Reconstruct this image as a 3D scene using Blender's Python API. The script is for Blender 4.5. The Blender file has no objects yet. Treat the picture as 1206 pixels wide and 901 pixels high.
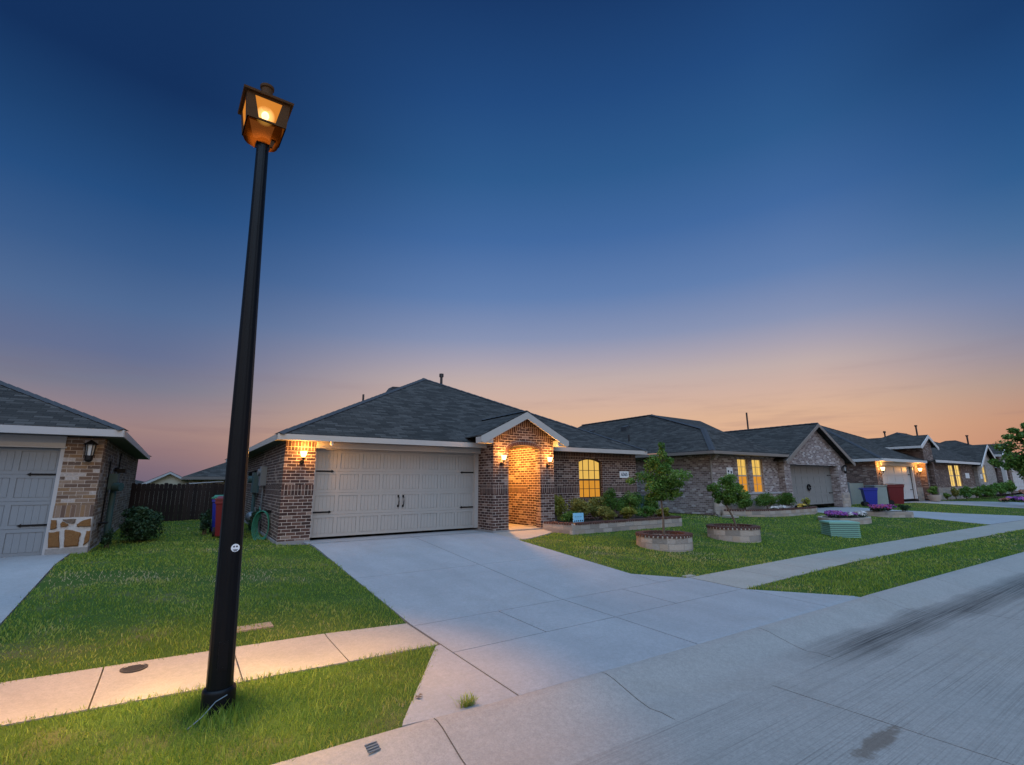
import bpy, bmesh, math, random
import numpy as np
from mathutils import Vector, Matrix
random.seed(7)
rng = np.random.default_rng(11)
C = bpy.context.scene.collection
scene = bpy.context.scene
H = 1.97                      # camera height above the street gutter; everything below is metres relative to the eye
R = math.radians

# ------------------------------------------------------------------ mesh collector
class MB:
    def __init__(s): s.v = []; s.f = []
    def add(s, vs, fs):
        b = len(s.v); s.v += [tuple(map(float, p)) for p in vs]; s.f += [tuple(b+i for i in f) for f in fs]; return s
    def quad(s, a, b, c, d): return s.add([a, b, c, d], [(0, 1, 2, 3)])
    def poly(s, pts): return s.add(pts, [tuple(range(len(pts)))])
    def box(s, x0, x1, y0, y1, z0, z1):
        return s.add([(x0,y0,z0),(x1,y0,z0),(x1,y1,z0),(x0,y1,z0),(x0,y0,z1),(x1,y0,z1),(x1,y1,z1),(x0,y1,z1)],
                     [(0,3,2,1),(4,5,6,7),(0,1,5,4),(1,2,6,5),(2,3,7,6),(3,0,4,7)])
    def obox(s, c, ax, ay, az):      # oriented box: centre and three half-axis vectors
        c, ax, ay, az = map(Vector, (c, ax, ay, az)); vs = []
        for k in (-1, 1):
            for i, j in ((-1,-1),(1,-1),(1,1),(-1,1)): vs.append(c + ax*i + ay*j + az*k)
        return s.add(vs, [(0,3,2,1),(4,5,6,7),(0,1,5,4),(1,2,6,5),(2,3,7,6),(3,0,4,7)])
    def prism(s, pts, vec):          # planar outline pushed along vec
        n = len(pts); vec = Vector(vec); p = [Vector(q) for q in pts]
        vs = p + [q + vec for q in p]
        return s.add(vs, [tuple(range(n-1, -1, -1)), tuple(range(n, 2*n))] + [(i, (i+1) % n, n+(i+1) % n, n+i) for i in range(n)])
    def foot(s, pts, z0, z1): return s.prism([(x, y, z0) for x, y in pts], (0, 0, z1-z0))
    def cyl(s, p0, p1, r0, r1=None, n=12, caps=True):
        r1 = r0 if r1 is None else r1
        p0, p1 = Vector(p0), Vector(p1); d = (p1-p0).normalized()
        a = d.orthogonal().normalized(); b = d.cross(a); vs = []
        for p, r in ((p0, r0), (p1, r1)):
            for i in range(n):
                t = 2*math.pi*i/n; vs.append(p + (a*math.cos(t) + b*math.sin(t))*r)
        fs = [(i, (i+1) % n, n+(i+1) % n, n+i) for i in range(n)]
        if caps: fs += [tuple(range(n-1, -1, -1)), tuple(range(n, 2*n))]
        return s.add(vs, fs)
    def tube(s, pts, r, n=8):
        pts = [Vector(p) for p in pts]; rs = r if isinstance(r, (list, tuple)) else [r]*len(pts)
        vs = []; up = Vector((0.13, 0.31, 0.94))
        for k, p in enumerate(pts):
            d = (pts[min(k+1, len(pts)-1)] - pts[max(k-1, 0)]).normalized()
            a = d.cross(up)
            if a.length < 1e-3: a = d.orthogonal()
            a.normalize(); b = d.cross(a)
            for i in range(n):
                t = 2*math.pi*i/n; vs.append(p + (a*math.cos(t) + b*math.sin(t))*rs[k])
        fs = []
        for k in range(len(pts)-1):
            for i in range(n): fs.append((k*n+i, k*n+(i+1) % n, (k+1)*n+(i+1) % n, (k+1)*n+i))
        fs += [tuple(range(n-1, -1, -1)), tuple(range((len(pts)-1)*n, len(pts)*n))]
        return s.add(vs, fs)
    def lathe(s, c, prof, n=32, cap0=False, cap1=False):    # prof: (radius, z)
        vs = []; c = Vector(c)
        for r, z in prof:
            for i in range(n):
                t = 2*math.pi*i/n; vs.append(c + Vector((r*math.cos(t), r*math.sin(t), z)))
        fs = []
        for k in range(len(prof)-1):
            for i in range(n): fs.append((k*n+i, k*n+(i+1) % n, (k+1)*n+(i+1) % n, (k+1)*n+i))
        if cap0: fs.append(tuple(range(n-1, -1, -1)))
        if cap1: fs.append(tuple(range((len(prof)-1)*n, len(prof)*n)))
        return s.add(vs, fs)
    def sphere(s, c, r, n=12, m=8):
        rr = r if isinstance(r, (tuple, list)) else (r, r, r); vs = []
        for k in range(m+1):
            th = math.pi*k/m
            for i in range(n):
                t = 2*math.pi*i/n
                vs.append((c[0]+rr[0]*math.sin(th)*math.cos(t), c[1]+rr[1]*math.sin(th)*math.sin(t), c[2]+rr[2]*math.cos(th)))
        return s.add(vs, [(k*n+i, (k+1)*n+i, (k+1)*n+(i+1) % n, k*n+(i+1) % n) for k in range(m) for i in range(n)])

ORG = {}
def link(name, data, parent=None):
    o = bpy.data.objects.new(name, data); C.objects.link(o)
    if parent is not None: o.parent = parent
    return o
def tag(o, label=None, cat=None, group=None, kind=None):
    if label: o['label'] = label
    if cat: o['category'] = cat
    if group: o['group'] = group
    if kind: o['kind'] = kind
    return o
def thing(name, label, cat, loc, group=None):
    o = link(name, None); o.location = loc; o.empty_display_size = .2
    ORG[o.name] = Vector(loc); return tag(o, label, cat, group)
def mesh_of(name, mb, origin, mat, smooth=False, fix=True):
    me = bpy.data.meshes.new(name)
    me.from_pydata([(v[0]-origin[0], v[1]-origin[1], v[2]-origin[2]) for v in mb.v], [], mb.f)
    if fix:
        bm = bmesh.new(); bm.from_mesh(me); bmesh.ops.recalc_face_normals(bm, faces=bm.faces); bm.to_mesh(me); bm.free()
    if smooth:
        me.polygons.foreach_set('use_smooth', [True]*len(me.polygons))
        me.update()
    me.materials.append(mat)
    return me
def part(name, mb, mat, parent, smooth=False, fix=True, label=None):
    org = ORG[parent.name]
    o = link(name, mesh_of(name, mb, org, mat, smooth, fix), parent); ORG[o.name] = org
    if smooth: autosmooth(o)
    if label: o['label'] = label
    return o
def autosmooth(o, ang=40):
    me = o.data; bm = bmesh.new(); bm.from_mesh(me)
    for e in bm.edges:
        e.smooth = not (len(e.link_faces) == 2 and e.calc_face_angle(0) > R(ang))
    bm.to_mesh(me); bm.free()
def single(name, mb, mat, loc, label, cat, group=None, smooth=False, fix=True, kind=None):
    o = link(name, mesh_of(name, mb, loc, mat, smooth, fix)); o.location = loc; ORG[o.name] = Vector(loc)
    if smooth: autosmooth(o)
    return tag(o, label, cat, group, kind)
def structure(name, mb, mat, kind='structure', smooth=False, fix=True):
    o = link(name, mesh_of(name, mb, (0, 0, 0), mat, smooth, fix)); o['kind'] = kind; return o
def kids(o): return [c for c in bpy.data.objects if c.parent == o]
def copy_tree(o, parent=None):
    c = o.copy(); C.objects.link(c)
    if parent is not None: c.parent = parent
    for ch in kids(o): copy_tree(ch, c)
    return c

# ------------------------------------------------------------------ materials
def srgb(h):
    h = h.lstrip('#'); c = [int(h[i:i+2], 16)/255 for i in (0, 2, 4)]
    return tuple(x/12.92 if x <= .04045 else ((x+.055)/1.055)**2.4 for x in c) + (1,)
class NT:
    def __init__(s, name):
        s.m = bpy.data.materials.new(name); s.m.use_nodes = True; s.t = s.m.node_tree; s.t.nodes.clear()
        s.out = s.n('ShaderNodeOutputMaterial')
    def n(s, typ, **kw):
        nd = s.t.nodes.new(typ)
        for k, v in kw.items():
            if k.startswith('_'): setattr(nd, k[1:], v)
            else:
                key = int(k[1:]) if k[0] == 'i' and k[1:].isdigit() else k.replace('__', ' ')
                nd.inputs[key].default_value = v
        return nd
    def l(s, a, b): s.t.links.new(a, b)
    def math(s, op, a, b=None, c=None, clamp=False):
        nd = s.n('ShaderNodeMath', _operation=op, _use_clamp=clamp)
        for i, x in enumerate((a, b, c)):
            if x is None: continue
            if isinstance(x, (int, float)): nd.inputs[i].default_value = x
            else: s.l(x, nd.inputs[i])
        return nd.outputs[0]
    def mix(s, f, a, b, mode='MIX'):
        nd = s.n('ShaderNodeMix', _data_type='RGBA', _blend_type=mode)
        for i, x in ((0, f), (6, a), (7, b)):
            if isinstance(x, (int, float)): nd.inputs[i].default_value = x
            elif isinstance(x, (tuple, list)): nd.inputs[i].default_value = tuple(x)[:3]+(1,)
            else: s.l(x, nd.inputs[i])
        return nd.outputs[2]
    def ramp(s, f, stops, interp='LINEAR'):
        nd = s.n('ShaderNodeValToRGB'); cr = nd.color_ramp; cr.interpolation = interp
        while len(cr.elements) < len(stops): cr.elements.new(.5)
        for e, (p, c) in zip(cr.elements, stops): e.position = p; e.color = tuple(c)[:3]+(1,)
        s.l(f, nd.inputs[0]); return nd.outputs[0]
    def pos(s): return s.n('ShaderNodeNewGeometry').outputs['Position']
    def sep(s, v):
        nd = s.n('ShaderNodeSeparateXYZ'); s.l(v, nd.inputs[0]); return nd.outputs
    def comb(s, x, y, z):
        nd = s.n('ShaderNodeCombineXYZ')
        for i, q in enumerate((x, y, z)):
            if isinstance(q, (int, float)): nd.inputs[i].default_value = q
            else: s.l(q, nd.inputs[i])
        return nd.outputs[0]
    def noise(s, scale, detail=4, rough=.55, vec=None, dist=0):
        nd = s.n('ShaderNodeTexNoise', Scale=scale, Detail=detail, Roughness=rough, Distortion=dist)
        s.l(vec if vec is not None else s.pos(), nd.inputs['Vector']); return nd.outputs[0]
    def bsdf(s, col, rough=.7, bump=None, bstr=.3, bdist=.01, spec=.3, metal=0, **kw):
        b = s.n('ShaderNodeBsdfPrincipled', Roughness=rough if isinstance(rough, (int, float)) else .5, Metallic=metal)
        b.inputs['Specular IOR Level'].default_value = spec
        if not isinstance(rough, (int, float)): s.l(rough, b.inputs['Roughness'])
        if isinstance(col, (tuple, list)): b.inputs['Base Color'].default_value = tuple(col)[:3]+(1,)
        else: s.l(col, b.inputs['Base Color'])
        for k, v in kw.items(): b.inputs[k.replace('__', ' ')].default_value = v
        if bump is not None:
            bp = s.n('ShaderNodeBump', Strength=bstr, Distance=bdist); s.l(bump, bp.inputs['Height']); s.l(bp.outputs[0], b.inputs['Normal'])
        s.l(b.outputs[0], s.out.inputs[0]); return b
def face_uv(t, vertical_z=True):
    """wall / roof coordinates: along the surface and up, picked from the true normal"""
    g = t.n('ShaderNodeNewGeometry'); P = t.sep(g.outputs['Position']); N = t.sep(g.outputs['True Normal'])
    ax, ay = t.math('ABSOLUTE', N[0]), t.math('ABSOLUTE', N[1])
    k = t.math('GREATER_THAN', ax, ay)
    u = t.math('ADD', t.math('MULTIPLY', P[0], t.math('SUBTRACT', 1, k)), t.math('MULTIPLY', P[1], k))
    flat = t.math('GREATER_THAN', t.math('ABSOLUTE', N[2]), .95)
    v = t.math('ADD', t.math('MULTIPLY', P[2], t.math('SUBTRACT', 1, flat)), t.math('MULTIPLY', P[1], flat))
    return u, v, P
def paint(name, col, rough=.55, var=.12, scale=9, bump=0.0, spec=.3, metal=0):
    t = NT(name); nz = t.noise(scale, 5, .6)
    c = t.mix(nz, tuple(x*(1-var) for x in col[:3]), tuple(min(1, x*(1+var)) for x in col[:3]))
    t.bsdf(c, rough, t.noise(scale*8, 3) if bump else None, bump, .004, spec, metal); return t.m
def brick(name, cols, mortar, soldier=False, w=.215, h=.0765, rough=.85, spots=.25, weather=.3, mott=.55):
    t = NT(name); u, v, P = face_uv(t)
    vec = t.comb(v, u, 0) if soldier else t.comb(u, v, 0)
    b = t.n('ShaderNodeTexBrick', _offset=0.0 if soldier else .5, Scale=1.0, Color1=(0, 0, 0, 1), Color2=(1, 1, 1, 1), Mortar=(0, 0, 0, 1))
    b.inputs['Mortar Size'].default_value = .0055; b.inputs['Mortar Smooth'].default_value = .25; b.inputs['Bias'].default_value = 0
    b.inputs['Brick Width'].default_value = .26 if soldier else w; b.inputs['Row Height'].default_value = h
    wob = t.n('ShaderNodeVectorMath', _operation='ADD'); t.l(vec, wob.inputs[0])
    nv = t.n('ShaderNodeTexNoise', Scale=14, Detail=2); t.l(vec, nv.inputs['Vector'])
    sc = t.n('ShaderNodeVectorMath', _operation='SCALE'); t.l(nv.outputs[1], sc.inputs[0]); sc.inputs['Scale'].default_value = .004
    t.l(sc.outputs[0], wob.inputs[1]); t.l(wob.outputs[0], b.inputs['Vector'])
    rnd = t.sep(b.outputs[0])[0]
    n = len(cols); c = t.ramp(rnd, [((i+.02)/n, cols[i]) for i in range(n)], 'CONSTANT')
    blotch = t.noise(38, 5, .7); c = t.mix(t.math('MULTIPLY', blotch, mott), c, tuple(x*.5 for x in cols[0][:3]), 'MIX')
    if spots:
        sp = t.math('GREATER_THAN', t.noise(26, 3, .6), .66); c = t.mix(t.math('MULTIPLY', sp, spots), c, mortar)
    m = t.mix(t.noise(20, 4), tuple(x*.75 for x in mortar[:3]), mortar)
    c = t.mix(b.outputs[1], c, m)
    big = t.noise(.9, 4, .6); c = t.mix(t.math('MULTIPLY', big, weather), c, tuple(x*.6 for x in cols[0][:3]))
    hgt = t.math('ADD', t.math('MULTIPLY', t.math('SUBTRACT', 1, b.outputs[1]), 1.0), t.math('MULTIPLY', blotch, .35))
    t.bsdf(c, rough, hgt, .7, .008, .2); return t.m
def shingle(name, cols, rowh=.115):
    t = NT(name); u, v, P = face_uv(t)
    vv = t.math('MULTIPLY', v, 2.0)
    vec = t.comb(u, vv, 0)
    b = t.n('ShaderNodeTexBrick', _offset=.37, Scale=1, Color1=(0, 0, 0, 1), Color2=(1, 1, 1, 1), Mortar=(.3, .3, .3, 1))
    b.inputs['Mortar Size'].default_value = .007; b.inputs['Brick Width'].default_value = .31; b.inputs['Row Height'].default_value = rowh
    b.inputs['Mortar Smooth'].default_value = .4
    wob = t.n('ShaderNodeVectorMath', _operation='ADD'); t.l(vec, wob.inputs[0])
    nv = t.n('ShaderNodeTexNoise', Scale=3, Detail=2); t.l(vec, nv.inputs['Vector'])
    sc = t.n('ShaderNodeVectorMath', _operation='SCALE'); t.l(nv.outputs[1], sc.inputs[0]); sc.inputs['Scale'].default_value = .03
    t.l(sc.outputs[0], wob.inputs[1]); t.l(wob.outputs[0], b.inputs['Vector'])
    c = t.ramp(t.sep(b.outputs[0])[0], [(0, cols[0]), (.45, cols[1]), (1, cols[2])])
    st = t.comb(t.math('MULTIPLY', u, 1.2), t.math('MULTIPLY', v, 9), 0)
    c = t.mix(t.math('MULTIPLY', t.noise(2.2, 5, .7, st), .55), c, cols[0])
    c = t.mix(t.math('MULTIPLY', b.outputs[1], .9), c, tuple(x*.2 for x in cols[0][:3]))  # joints painted dark, as the shadow lines of the rows
    c = t.mix(t.math('MULTIPLY', t.noise(.55, 3), .5), c, tuple(x*1.25 for x in cols[1][:3]))
    saw = t.math('FRACT', t.math('DIVIDE', vv, rowh))
    hgt = t.math('SUBTRACT', t.math('MULTIPLY', t.math('SUBTRACT', 1, saw), .8), b.outputs[1])
    hgt = t.math('ADD', hgt, t.math('MULTIPLY', t.noise(60, 3), .5))
    t.bsdf(c, .9, hgt, .6, .012, .15); return t.m
def concrete(name, col, stain=(.2, .17, .13), tine=0, amt=.35, gutter_marks=False):
    t = NT(name); P = t.sep(t.pos())
    a, b, d = t.noise(1.1, 6, .65), t.noise(7, 5, .7), t.noise(160, 2, .6)
    c = t.mix(a, tuple(x*(1-amt*.75) for x in col), tuple(x*(1+amt*.45) for x in col))
    c = t.mix(t.math('MULTIPLY', b, .4), c, tuple(x*.78 for x in col))
    sp = t.math('GREATER_THAN', t.noise(55, 2, .5), .705); c = t.mix(t.math('MULTIPLY', sp, .35), c, stain)
    st = t.n('ShaderNodeMapRange'); t.l(t.noise(.7, 4, .6, None, .6), st.inputs[0]); st.inputs[1].default_value = .56; st.inputs[2].default_value = .74
    c = t.mix(t.math('MULTIPLY', st.outputs[0], .4), c, stain)
    c = t.mix(t.math('MULTIPLY', d, .3), c, tuple(x*.7 for x in col))
    bl = t.n('ShaderNodeMapRange'); t.l(t.noise(2.3, 6, .72, None, .8), bl.inputs[0]); bl.inputs[1].default_value = .42; bl.inputs[2].default_value = .68
    c = t.mix(t.math('MULTIPLY', bl.outputs[0], .30), c, tuple(x*.62 for x in col))
    gr = t.n('ShaderNodeMapRange'); t.l(t.noise(70, 3, .75), gr.inputs[0]); gr.inputs[1].default_value = .35; gr.inputs[2].default_value = .65
    c = t.mix(t.math('MULTIPLY', t.math('SUBTRACT', 1, gr.outputs[0]), .52), c, tuple(x*.5 for x in col))
    g2 = t.n('ShaderNodeMapRange'); t.l(t.noise(22, 4, .7), g2.inputs[0]); g2.inputs[1].default_value = .4; g2.inputs[2].default_value = .7
    c = t.mix(t.math('MULTIPLY', g2.outputs[0], .22), c, tuple(min(1, x*1.35) for x in col))
    brush = t.noise(1, 3, .6, t.comb(t.math('MULTIPLY', P[0], 2.5), t.math('MULTIPLY', P[1], 95), 0))
    hgt = t.math('ADD', t.math('MULTIPLY', d, .5), t.math('MULTIPLY', brush, .5))
    if name.startswith('driveway'):
        wr_ = t.noise(1, 4, .6, t.comb(t.math('MULTIPLY', P[0], 1.6), t.math('MULTIPLY', P[1], .28), 0)); wm = t.n('ShaderNodeMapRange'); t.l(wr_, wm.inputs[0]); wm.inputs[1].default_value = .45; wm.inputs[2].default_value = .7
        c = t.mix(t.math('MULTIPLY', wm.outputs[0], .34), c, tuple(x*.55 for x in col))
        w2_ = t.noise(1, 4, .65, t.comb(t.math('MULTIPLY', P[0], .5), t.math('MULTIPLY', P[1], 5), 0)); c = t.mix(t.math('MULTIPLY', w2_, .3), c, tuple(x*.7 for x in col))
    if tine:
        tn = t.noise(1, 3, .7, t.comb(t.math('MULTIPLY', P[0], .22), t.math('MULTIPLY', P[1], 62), 0))
        ln = t.n('ShaderNodeMapRange'); t.l(tn, ln.inputs[0]); ln.inputs[1].default_value = .50; ln.inputs[2].default_value = .72
        brk = t.n('ShaderNodeMapRange'); t.l(t.noise(.8, 3), brk.inputs[0]); brk.inputs[1].default_value = .25; brk.inputs[2].default_value = .6
        c = t.mix(t.math('MULTIPLY', t.math('MULTIPLY', ln.outputs[0], brk.outputs[0]), tine), c, (.06, .05, .045))
        hgt = t.math('SUBTRACT', hgt, t.math('MULTIPLY', ln.outputs[0], .6))
    if tine or gutter_marks:
        # dark streaky band along the gutter to the right, and one oil stain
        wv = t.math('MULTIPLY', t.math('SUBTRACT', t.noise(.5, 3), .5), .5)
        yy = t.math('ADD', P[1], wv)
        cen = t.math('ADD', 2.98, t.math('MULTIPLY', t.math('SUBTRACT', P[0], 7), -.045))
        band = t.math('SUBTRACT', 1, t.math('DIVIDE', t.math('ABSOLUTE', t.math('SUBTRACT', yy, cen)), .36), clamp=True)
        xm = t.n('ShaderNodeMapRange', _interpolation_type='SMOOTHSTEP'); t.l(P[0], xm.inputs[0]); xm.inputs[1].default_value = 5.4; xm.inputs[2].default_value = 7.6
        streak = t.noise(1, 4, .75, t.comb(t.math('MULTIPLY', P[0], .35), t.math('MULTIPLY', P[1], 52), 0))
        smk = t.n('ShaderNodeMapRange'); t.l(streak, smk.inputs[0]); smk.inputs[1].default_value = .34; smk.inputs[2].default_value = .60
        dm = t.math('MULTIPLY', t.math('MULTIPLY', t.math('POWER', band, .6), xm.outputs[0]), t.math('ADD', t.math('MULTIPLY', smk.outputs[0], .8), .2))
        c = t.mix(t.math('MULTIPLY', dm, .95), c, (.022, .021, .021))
        dx = t.math('MULTIPLY', t.math('SUBTRACT', P[0], 4.68), 1.35); dy = t.math('MULTIPLY', t.math('SUBTRACT', P[1], 1.90), 8)
        rr = t.math('ADD', t.math('SQRT', t.math('ADD', t.math('MULTIPLY', dx, dx), t.math('MULTIPLY', dy, dy))), t.math('MULTIPLY', t.math('SUBTRACT', t.noise(7, 4, .7), .5), 1.6))
        oil = t.n('ShaderNodeMapRange', _interpolation_type='SMOOTHSTEP'); t.l(rr, oil.inputs[0]); oil.inputs[1].default_value = .75; oil.inputs[2].default_value = .3
        c = t.mix(t.math('MULTIPLY', oil.outputs[0], .62), c, (.075, .048, .03))
    t.bsdf(c, .85, hgt, .5, .005, .2); return t.m
def leafmat(name, cols, trans=.3):
    t = NT(name)
    a = t.n('ShaderNodeAttribute', _attribute_name='rnd')
    c = t.ramp(a.outputs['Fac'], [(i/(len(cols)-1), cols[i]) for i in range(len(cols))])
    d = t.n('ShaderNodeBsdfPrincipled', Roughness=.55); d.inputs['Specular IOR Level'].default_value = .25; t.l(c, d.inputs['Base Color'])
    tr = t.n('ShaderNodeBsdfTranslucent'); t.l(c, tr.inputs[0])
    mx = t.n('ShaderNodeMixShader', Fac=trans); t.l(d.outputs[0], mx.inputs[1]); t.l(tr.outputs[0], mx.inputs[2]); t.l(mx.outputs[0], t.out.inputs[0])
    return t.m
def emit(name, col, strength, var=0, scale=3, transp=0):
    t = NT(name); e = t.n('ShaderNodeEmission', Strength=strength)
    if var:
        t.l(t.mix(t.math('MULTIPLY', t.noise(scale, 3), var), col, tuple(x*.35 for x in col[:3])), e.inputs[0])
    else: e.inputs[0].default_value = tuple(col)[:3]+(1,)
    if transp:
        tr = t.n('ShaderNodeBsdfTransparent'); mx = t.n('ShaderNodeMixShader', Fac=transp)
        t.l(e.outputs[0], mx.inputs[1]); t.l(tr.outputs[0], mx.inputs[2]); t.l(mx.outputs[0], t.out.inputs[0])
    else: t.l(e.outputs[0], t.out.inputs[0])
    return t.m
def curtain_glow(name, col, strength, freq):
    t = NT(name); P = t.sep(t.pos())
    w = t.math('SINE', t.math('ADD', t.math('MULTIPLY', P[0], freq), t.math('MULTIPLY', t.noise(3, 2), 4)))
    c = t.mix(t.math('MULTIPLY', t.math('ADD', w, 1), .28), col, tuple(x*.45 for x in col[:3]))
    e = t.n('ShaderNodeEmission', Strength=strength); t.l(c, e.inputs[0]); t.l(e.outputs[0], t.out.inputs[0]); return t.m
def lawn_mat():
    t = NT('lawn_soil_green')
    c = t.ramp(t.noise(1.3, 5, .65), [(.3, (.035, .08, .014)), (.55, (.065, .11, .02)), (.75, (.15, .13, .07))])
    c = t.mix(t.math('MULTIPLY', t.noise(90, 3, .7), .7), c, (.010, .026, .006))
    t.bsdf(c, .95, t.noise(60, 4), .8, .03, .1); return t.m
def rock_mat(name, a, b, mort):
    t = NT(name); u, v, P = face_uv(t)
    vec = t.comb(u, v, 0)
    wv = t.n('ShaderNodeTexNoise', Scale=6, Detail=3); t.l(vec, wv.inputs[0])
    ad = t.n('ShaderNodeVectorMath', _operation='ADD'); t.l(vec, ad.inputs[0])
    sc = t.n('ShaderNodeVectorMath', _operation='SCALE'); t.l(wv.outputs[1], sc.inputs[0]); sc.inputs['Scale'].default_value = .06; t.l(sc.outputs[0], ad.inputs[1])
    vo = t.n('ShaderNodeTexVoronoi', _feature='DISTANCE_TO_EDGE', Scale=3.1); t.l(ad.outputs[0], vo.inputs['Vector'])
    vc = t.n('ShaderNodeTexVoronoi', Scale=3.1); t.l(ad.outputs[0], vc.inputs['Vector'])
    c = t.mix(t.sep(vc.outputs['Color'])[0], a, b)
    c = t.mix(t.math('MULTIPLY', t.noise(24, 6, .75), .95), c, tuple(x*.25 for x in a))
    ed = t.n('ShaderNodeMapRange'); t.l(vo.outputs[0], ed.inputs[0]); ed.inputs[1].default_value = .075; ed.inputs[2].default_value = .11
    c = t.mix(ed.outputs[0], t.mix(t.noise(40, 3), tuple(x*.7 for x in mort), mort), c)
    t.bsdf(c, .85, t.math('ADD', ed.outputs[0], t.math('MULTIPLY', t.noise(30, 4), .5)), .7, .02, .2); return t.m
def limestone(name, col):
    t = NT(name); u, v, P = face_uv(t)
    b = t.n('ShaderNodeTexBrick', _offset=.43, Scale=1, Color1=(0, 0, 0, 1), Color2=(1, 1, 1, 1), Mortar=(.5, .5, .5, 1))
    b.inputs['Mortar Size'].default_value = .008; b.inputs['Brick Width'].default_value = .37; b.inputs['Row Height'].default_value = .155
    t.l(t.comb(u, v, 0), b.inputs['Vector'])
    c = t.ramp(t.sep(b.outputs[0])[0], [(0, tuple(x*.5 for x in col)), (.35, tuple(x*1.1 for x in col)), (.65, (col[0]*.95, col[1]*.82, col[2]*.68)), (1, tuple(x*.8 for x in col))])
    c = t.mix(t.math('MULTIPLY', t.noise(24, 5, .75), .75), c, tuple(x*.45 for x in col))
    c = t.mix(t.math('MULTIPLY', b.outputs[1], .6), c, tuple(x*.5 for x in col))
    t.bsdf(c, .9, t.math('SUBTRACT', t.noise(18, 5, .7), b.outputs[1]), .9, .02, .15); return t.m

M = {}
dk = [(.065,.034,.028),(.105,.056,.044),(.04,.024,.022),(.14,.078,.06),(.085,.047,.04),(.06,.032,.03),(.115,.066,.056),(.30,.22,.18)]
M['brick'] = brick('dark_brown_brick', dk, (.64,.55,.48))
M['soldier'] = brick('dark_brown_soldier_brick', dk[:7], (.52,.44,.38), soldier=True)
tan = [(.20,.14,.10),(.09,.058,.05),(.30,.235,.185),(.14,.088,.065),(.25,.19,.15),(.06,.044,.045),(.25,.155,.08),(.50,.49,.49)]
M['tan_brick'] = brick('tan_mixed_brick', tan, (.42,.37,.32), spots=.5, weather=.15, mott=1.0)
M['tan_soldier'] = brick('tan_soldier_brick', tan[:7], (.30,.25,.22), soldier=True, mott=.8)
gr = [(.20,.155,.145),(.29,.235,.22),(.13,.10,.098),(.37,.32,.30),(.22,.175,.17),(.50,.47,.46),(.16,.125,.12),(.31,.26,.25)]
M['grey_brick'] = brick('grey_brown_brick', gr, (.50,.46,.45), w=.2, h=.0765, spots=.4)
dm = [(.13,.085,.075),(.19,.125,.105),(.08,.055,.05),(.26,.19,.16),(.14,.095,.085),(.34,.28,.25),(.10,.068,.062),(.17,.115,.1)]
M['mottled_brick'] = brick('mottled_brown_brick', dm, (.26,.21,.18), spots=.4)
pg = [(.3,.27,.25),(.36,.33,.31),(.25,.22,.21),(.4,.37,.35)]
M['pale_brick'] = brick('pale_grey_brick', pg, (.36,.34,.32))
M['roof'] = shingle('charcoal_shingle', [(.015,.014,.013),(.040,.036,.033),(.088,.080,.074)])
M['roof_brown'] = shingle('weathered_shingle', [(.016,.015,.014),(.041,.037,.034),(.084,.077,.071)])
M['ridge'] = paint('ridge_shingle', (.035,.037,.043), .9, .3, 14, .5)
M['trim'] = paint('cream_trim_paint', (.37,.345,.32), .5, .05, 5)
M['trim_grey'] = paint('grey_white_trim_paint', (.30,.31,.325), .5, .05, 5)
M['trim_taupe'] = paint('taupe_trim_paint', (.17,.15,.135), .5, .06, 5)
M['trim_white'] = paint('white_trim_paint', (.48,.47,.46), .5, .05, 5)
M['soffit'] = paint('dark_soffit_paint', (.12,.11,.105), .7, .1, 5)
M['door_cream'] = paint('cream_garage_steel', (.30,.285,.265), .45, .05, 3)
M['door_grey'] = paint('grey_garage_steel', (.165,.19,.215), .45, .05, 3)
M['door_taupe'] = paint('taupe_garage_steel', (.18,.18,.17), .45, .06, 3)
M['door_white'] = paint('white_garage_steel', (.44,.44,.44), .45, .05, 3)
M['iron'] = paint('black_iron', (.006,.006,.007), .55, .2, 20, .2, .15)
M['pole'] = paint('black_satin_pole', (.0035,.0045,.006), .38, .3, 6, .15, .15)
M['bronze'] = paint('bronze_lantern_metal', (.075,.034,.011), .55, .25, 14, .1, .08)
M['wood_fence'] = None
M['drive'] = concrete('driveway_concrete', (.30,.305,.315), amt=.6)
M['walk'] = concrete('sidewalk_concrete', (.31,.285,.25), amt=.4)
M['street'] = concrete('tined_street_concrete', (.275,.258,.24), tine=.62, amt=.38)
M['kerb'] = concrete('kerb_concrete', (.285,.268,.25), amt=.4, gutter_marks=True)
M['slab'] = concrete('weathered_slab', (.27,.22,.16), amt=.5)
M['foundation'] = concrete('foundation_concrete', (.25,.25,.25), amt=.3)
M['lawn'] = lawn_mat()
M['soil'] = paint('dark_mulch', (.035,.024,.017), .95, .5, 30, .9)
M['grass'] = leafmat('grass_blades', [(.10,.19,.025),(.175,.27,.035),(.26,.33,.05),(.36,.36,.09),(.44,.38,.24)], .48)
M['leaf'] = leafmat('shrub_leaves', [(.03,.08,.014),(.062,.145,.022),(.11,.20,.034),(.17,.26,.055)])
M['leaf_yellow'] = leafmat('yellow_green_leaves', [(.10,.12,.016),(.17,.19,.028),(.25,.25,.04),(.32,.30,.07)])
M['leaf_olive'] = leafmat('olive_leaves', [(.11,.125,.026),(.20,.205,.045),(.31,.28,.08)])
M['leaf_tree'] = leafmat('tree_leaves', [(.026,.075,.012),(.065,.15,.022),(.115,.215,.036),(.19,.29,.07)], .4)
M['leaf_dark'] = leafmat('dark_evergreen_leaves', [(.008,.024,.012),(.016,.042,.018),(.028,.065,.026),(.045,.085,.04)], .2)
M['bark'] = paint('grey_bark', (.11,.085,.065), .9, .35, 40, .8)
M['limestone'] = limestone('white_limestone', (.42,.37,.33))
M['capbrick'] = paint('dark_red_cap_brick', (.075,.035,.028), .85, .45, 18, .6)
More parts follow.
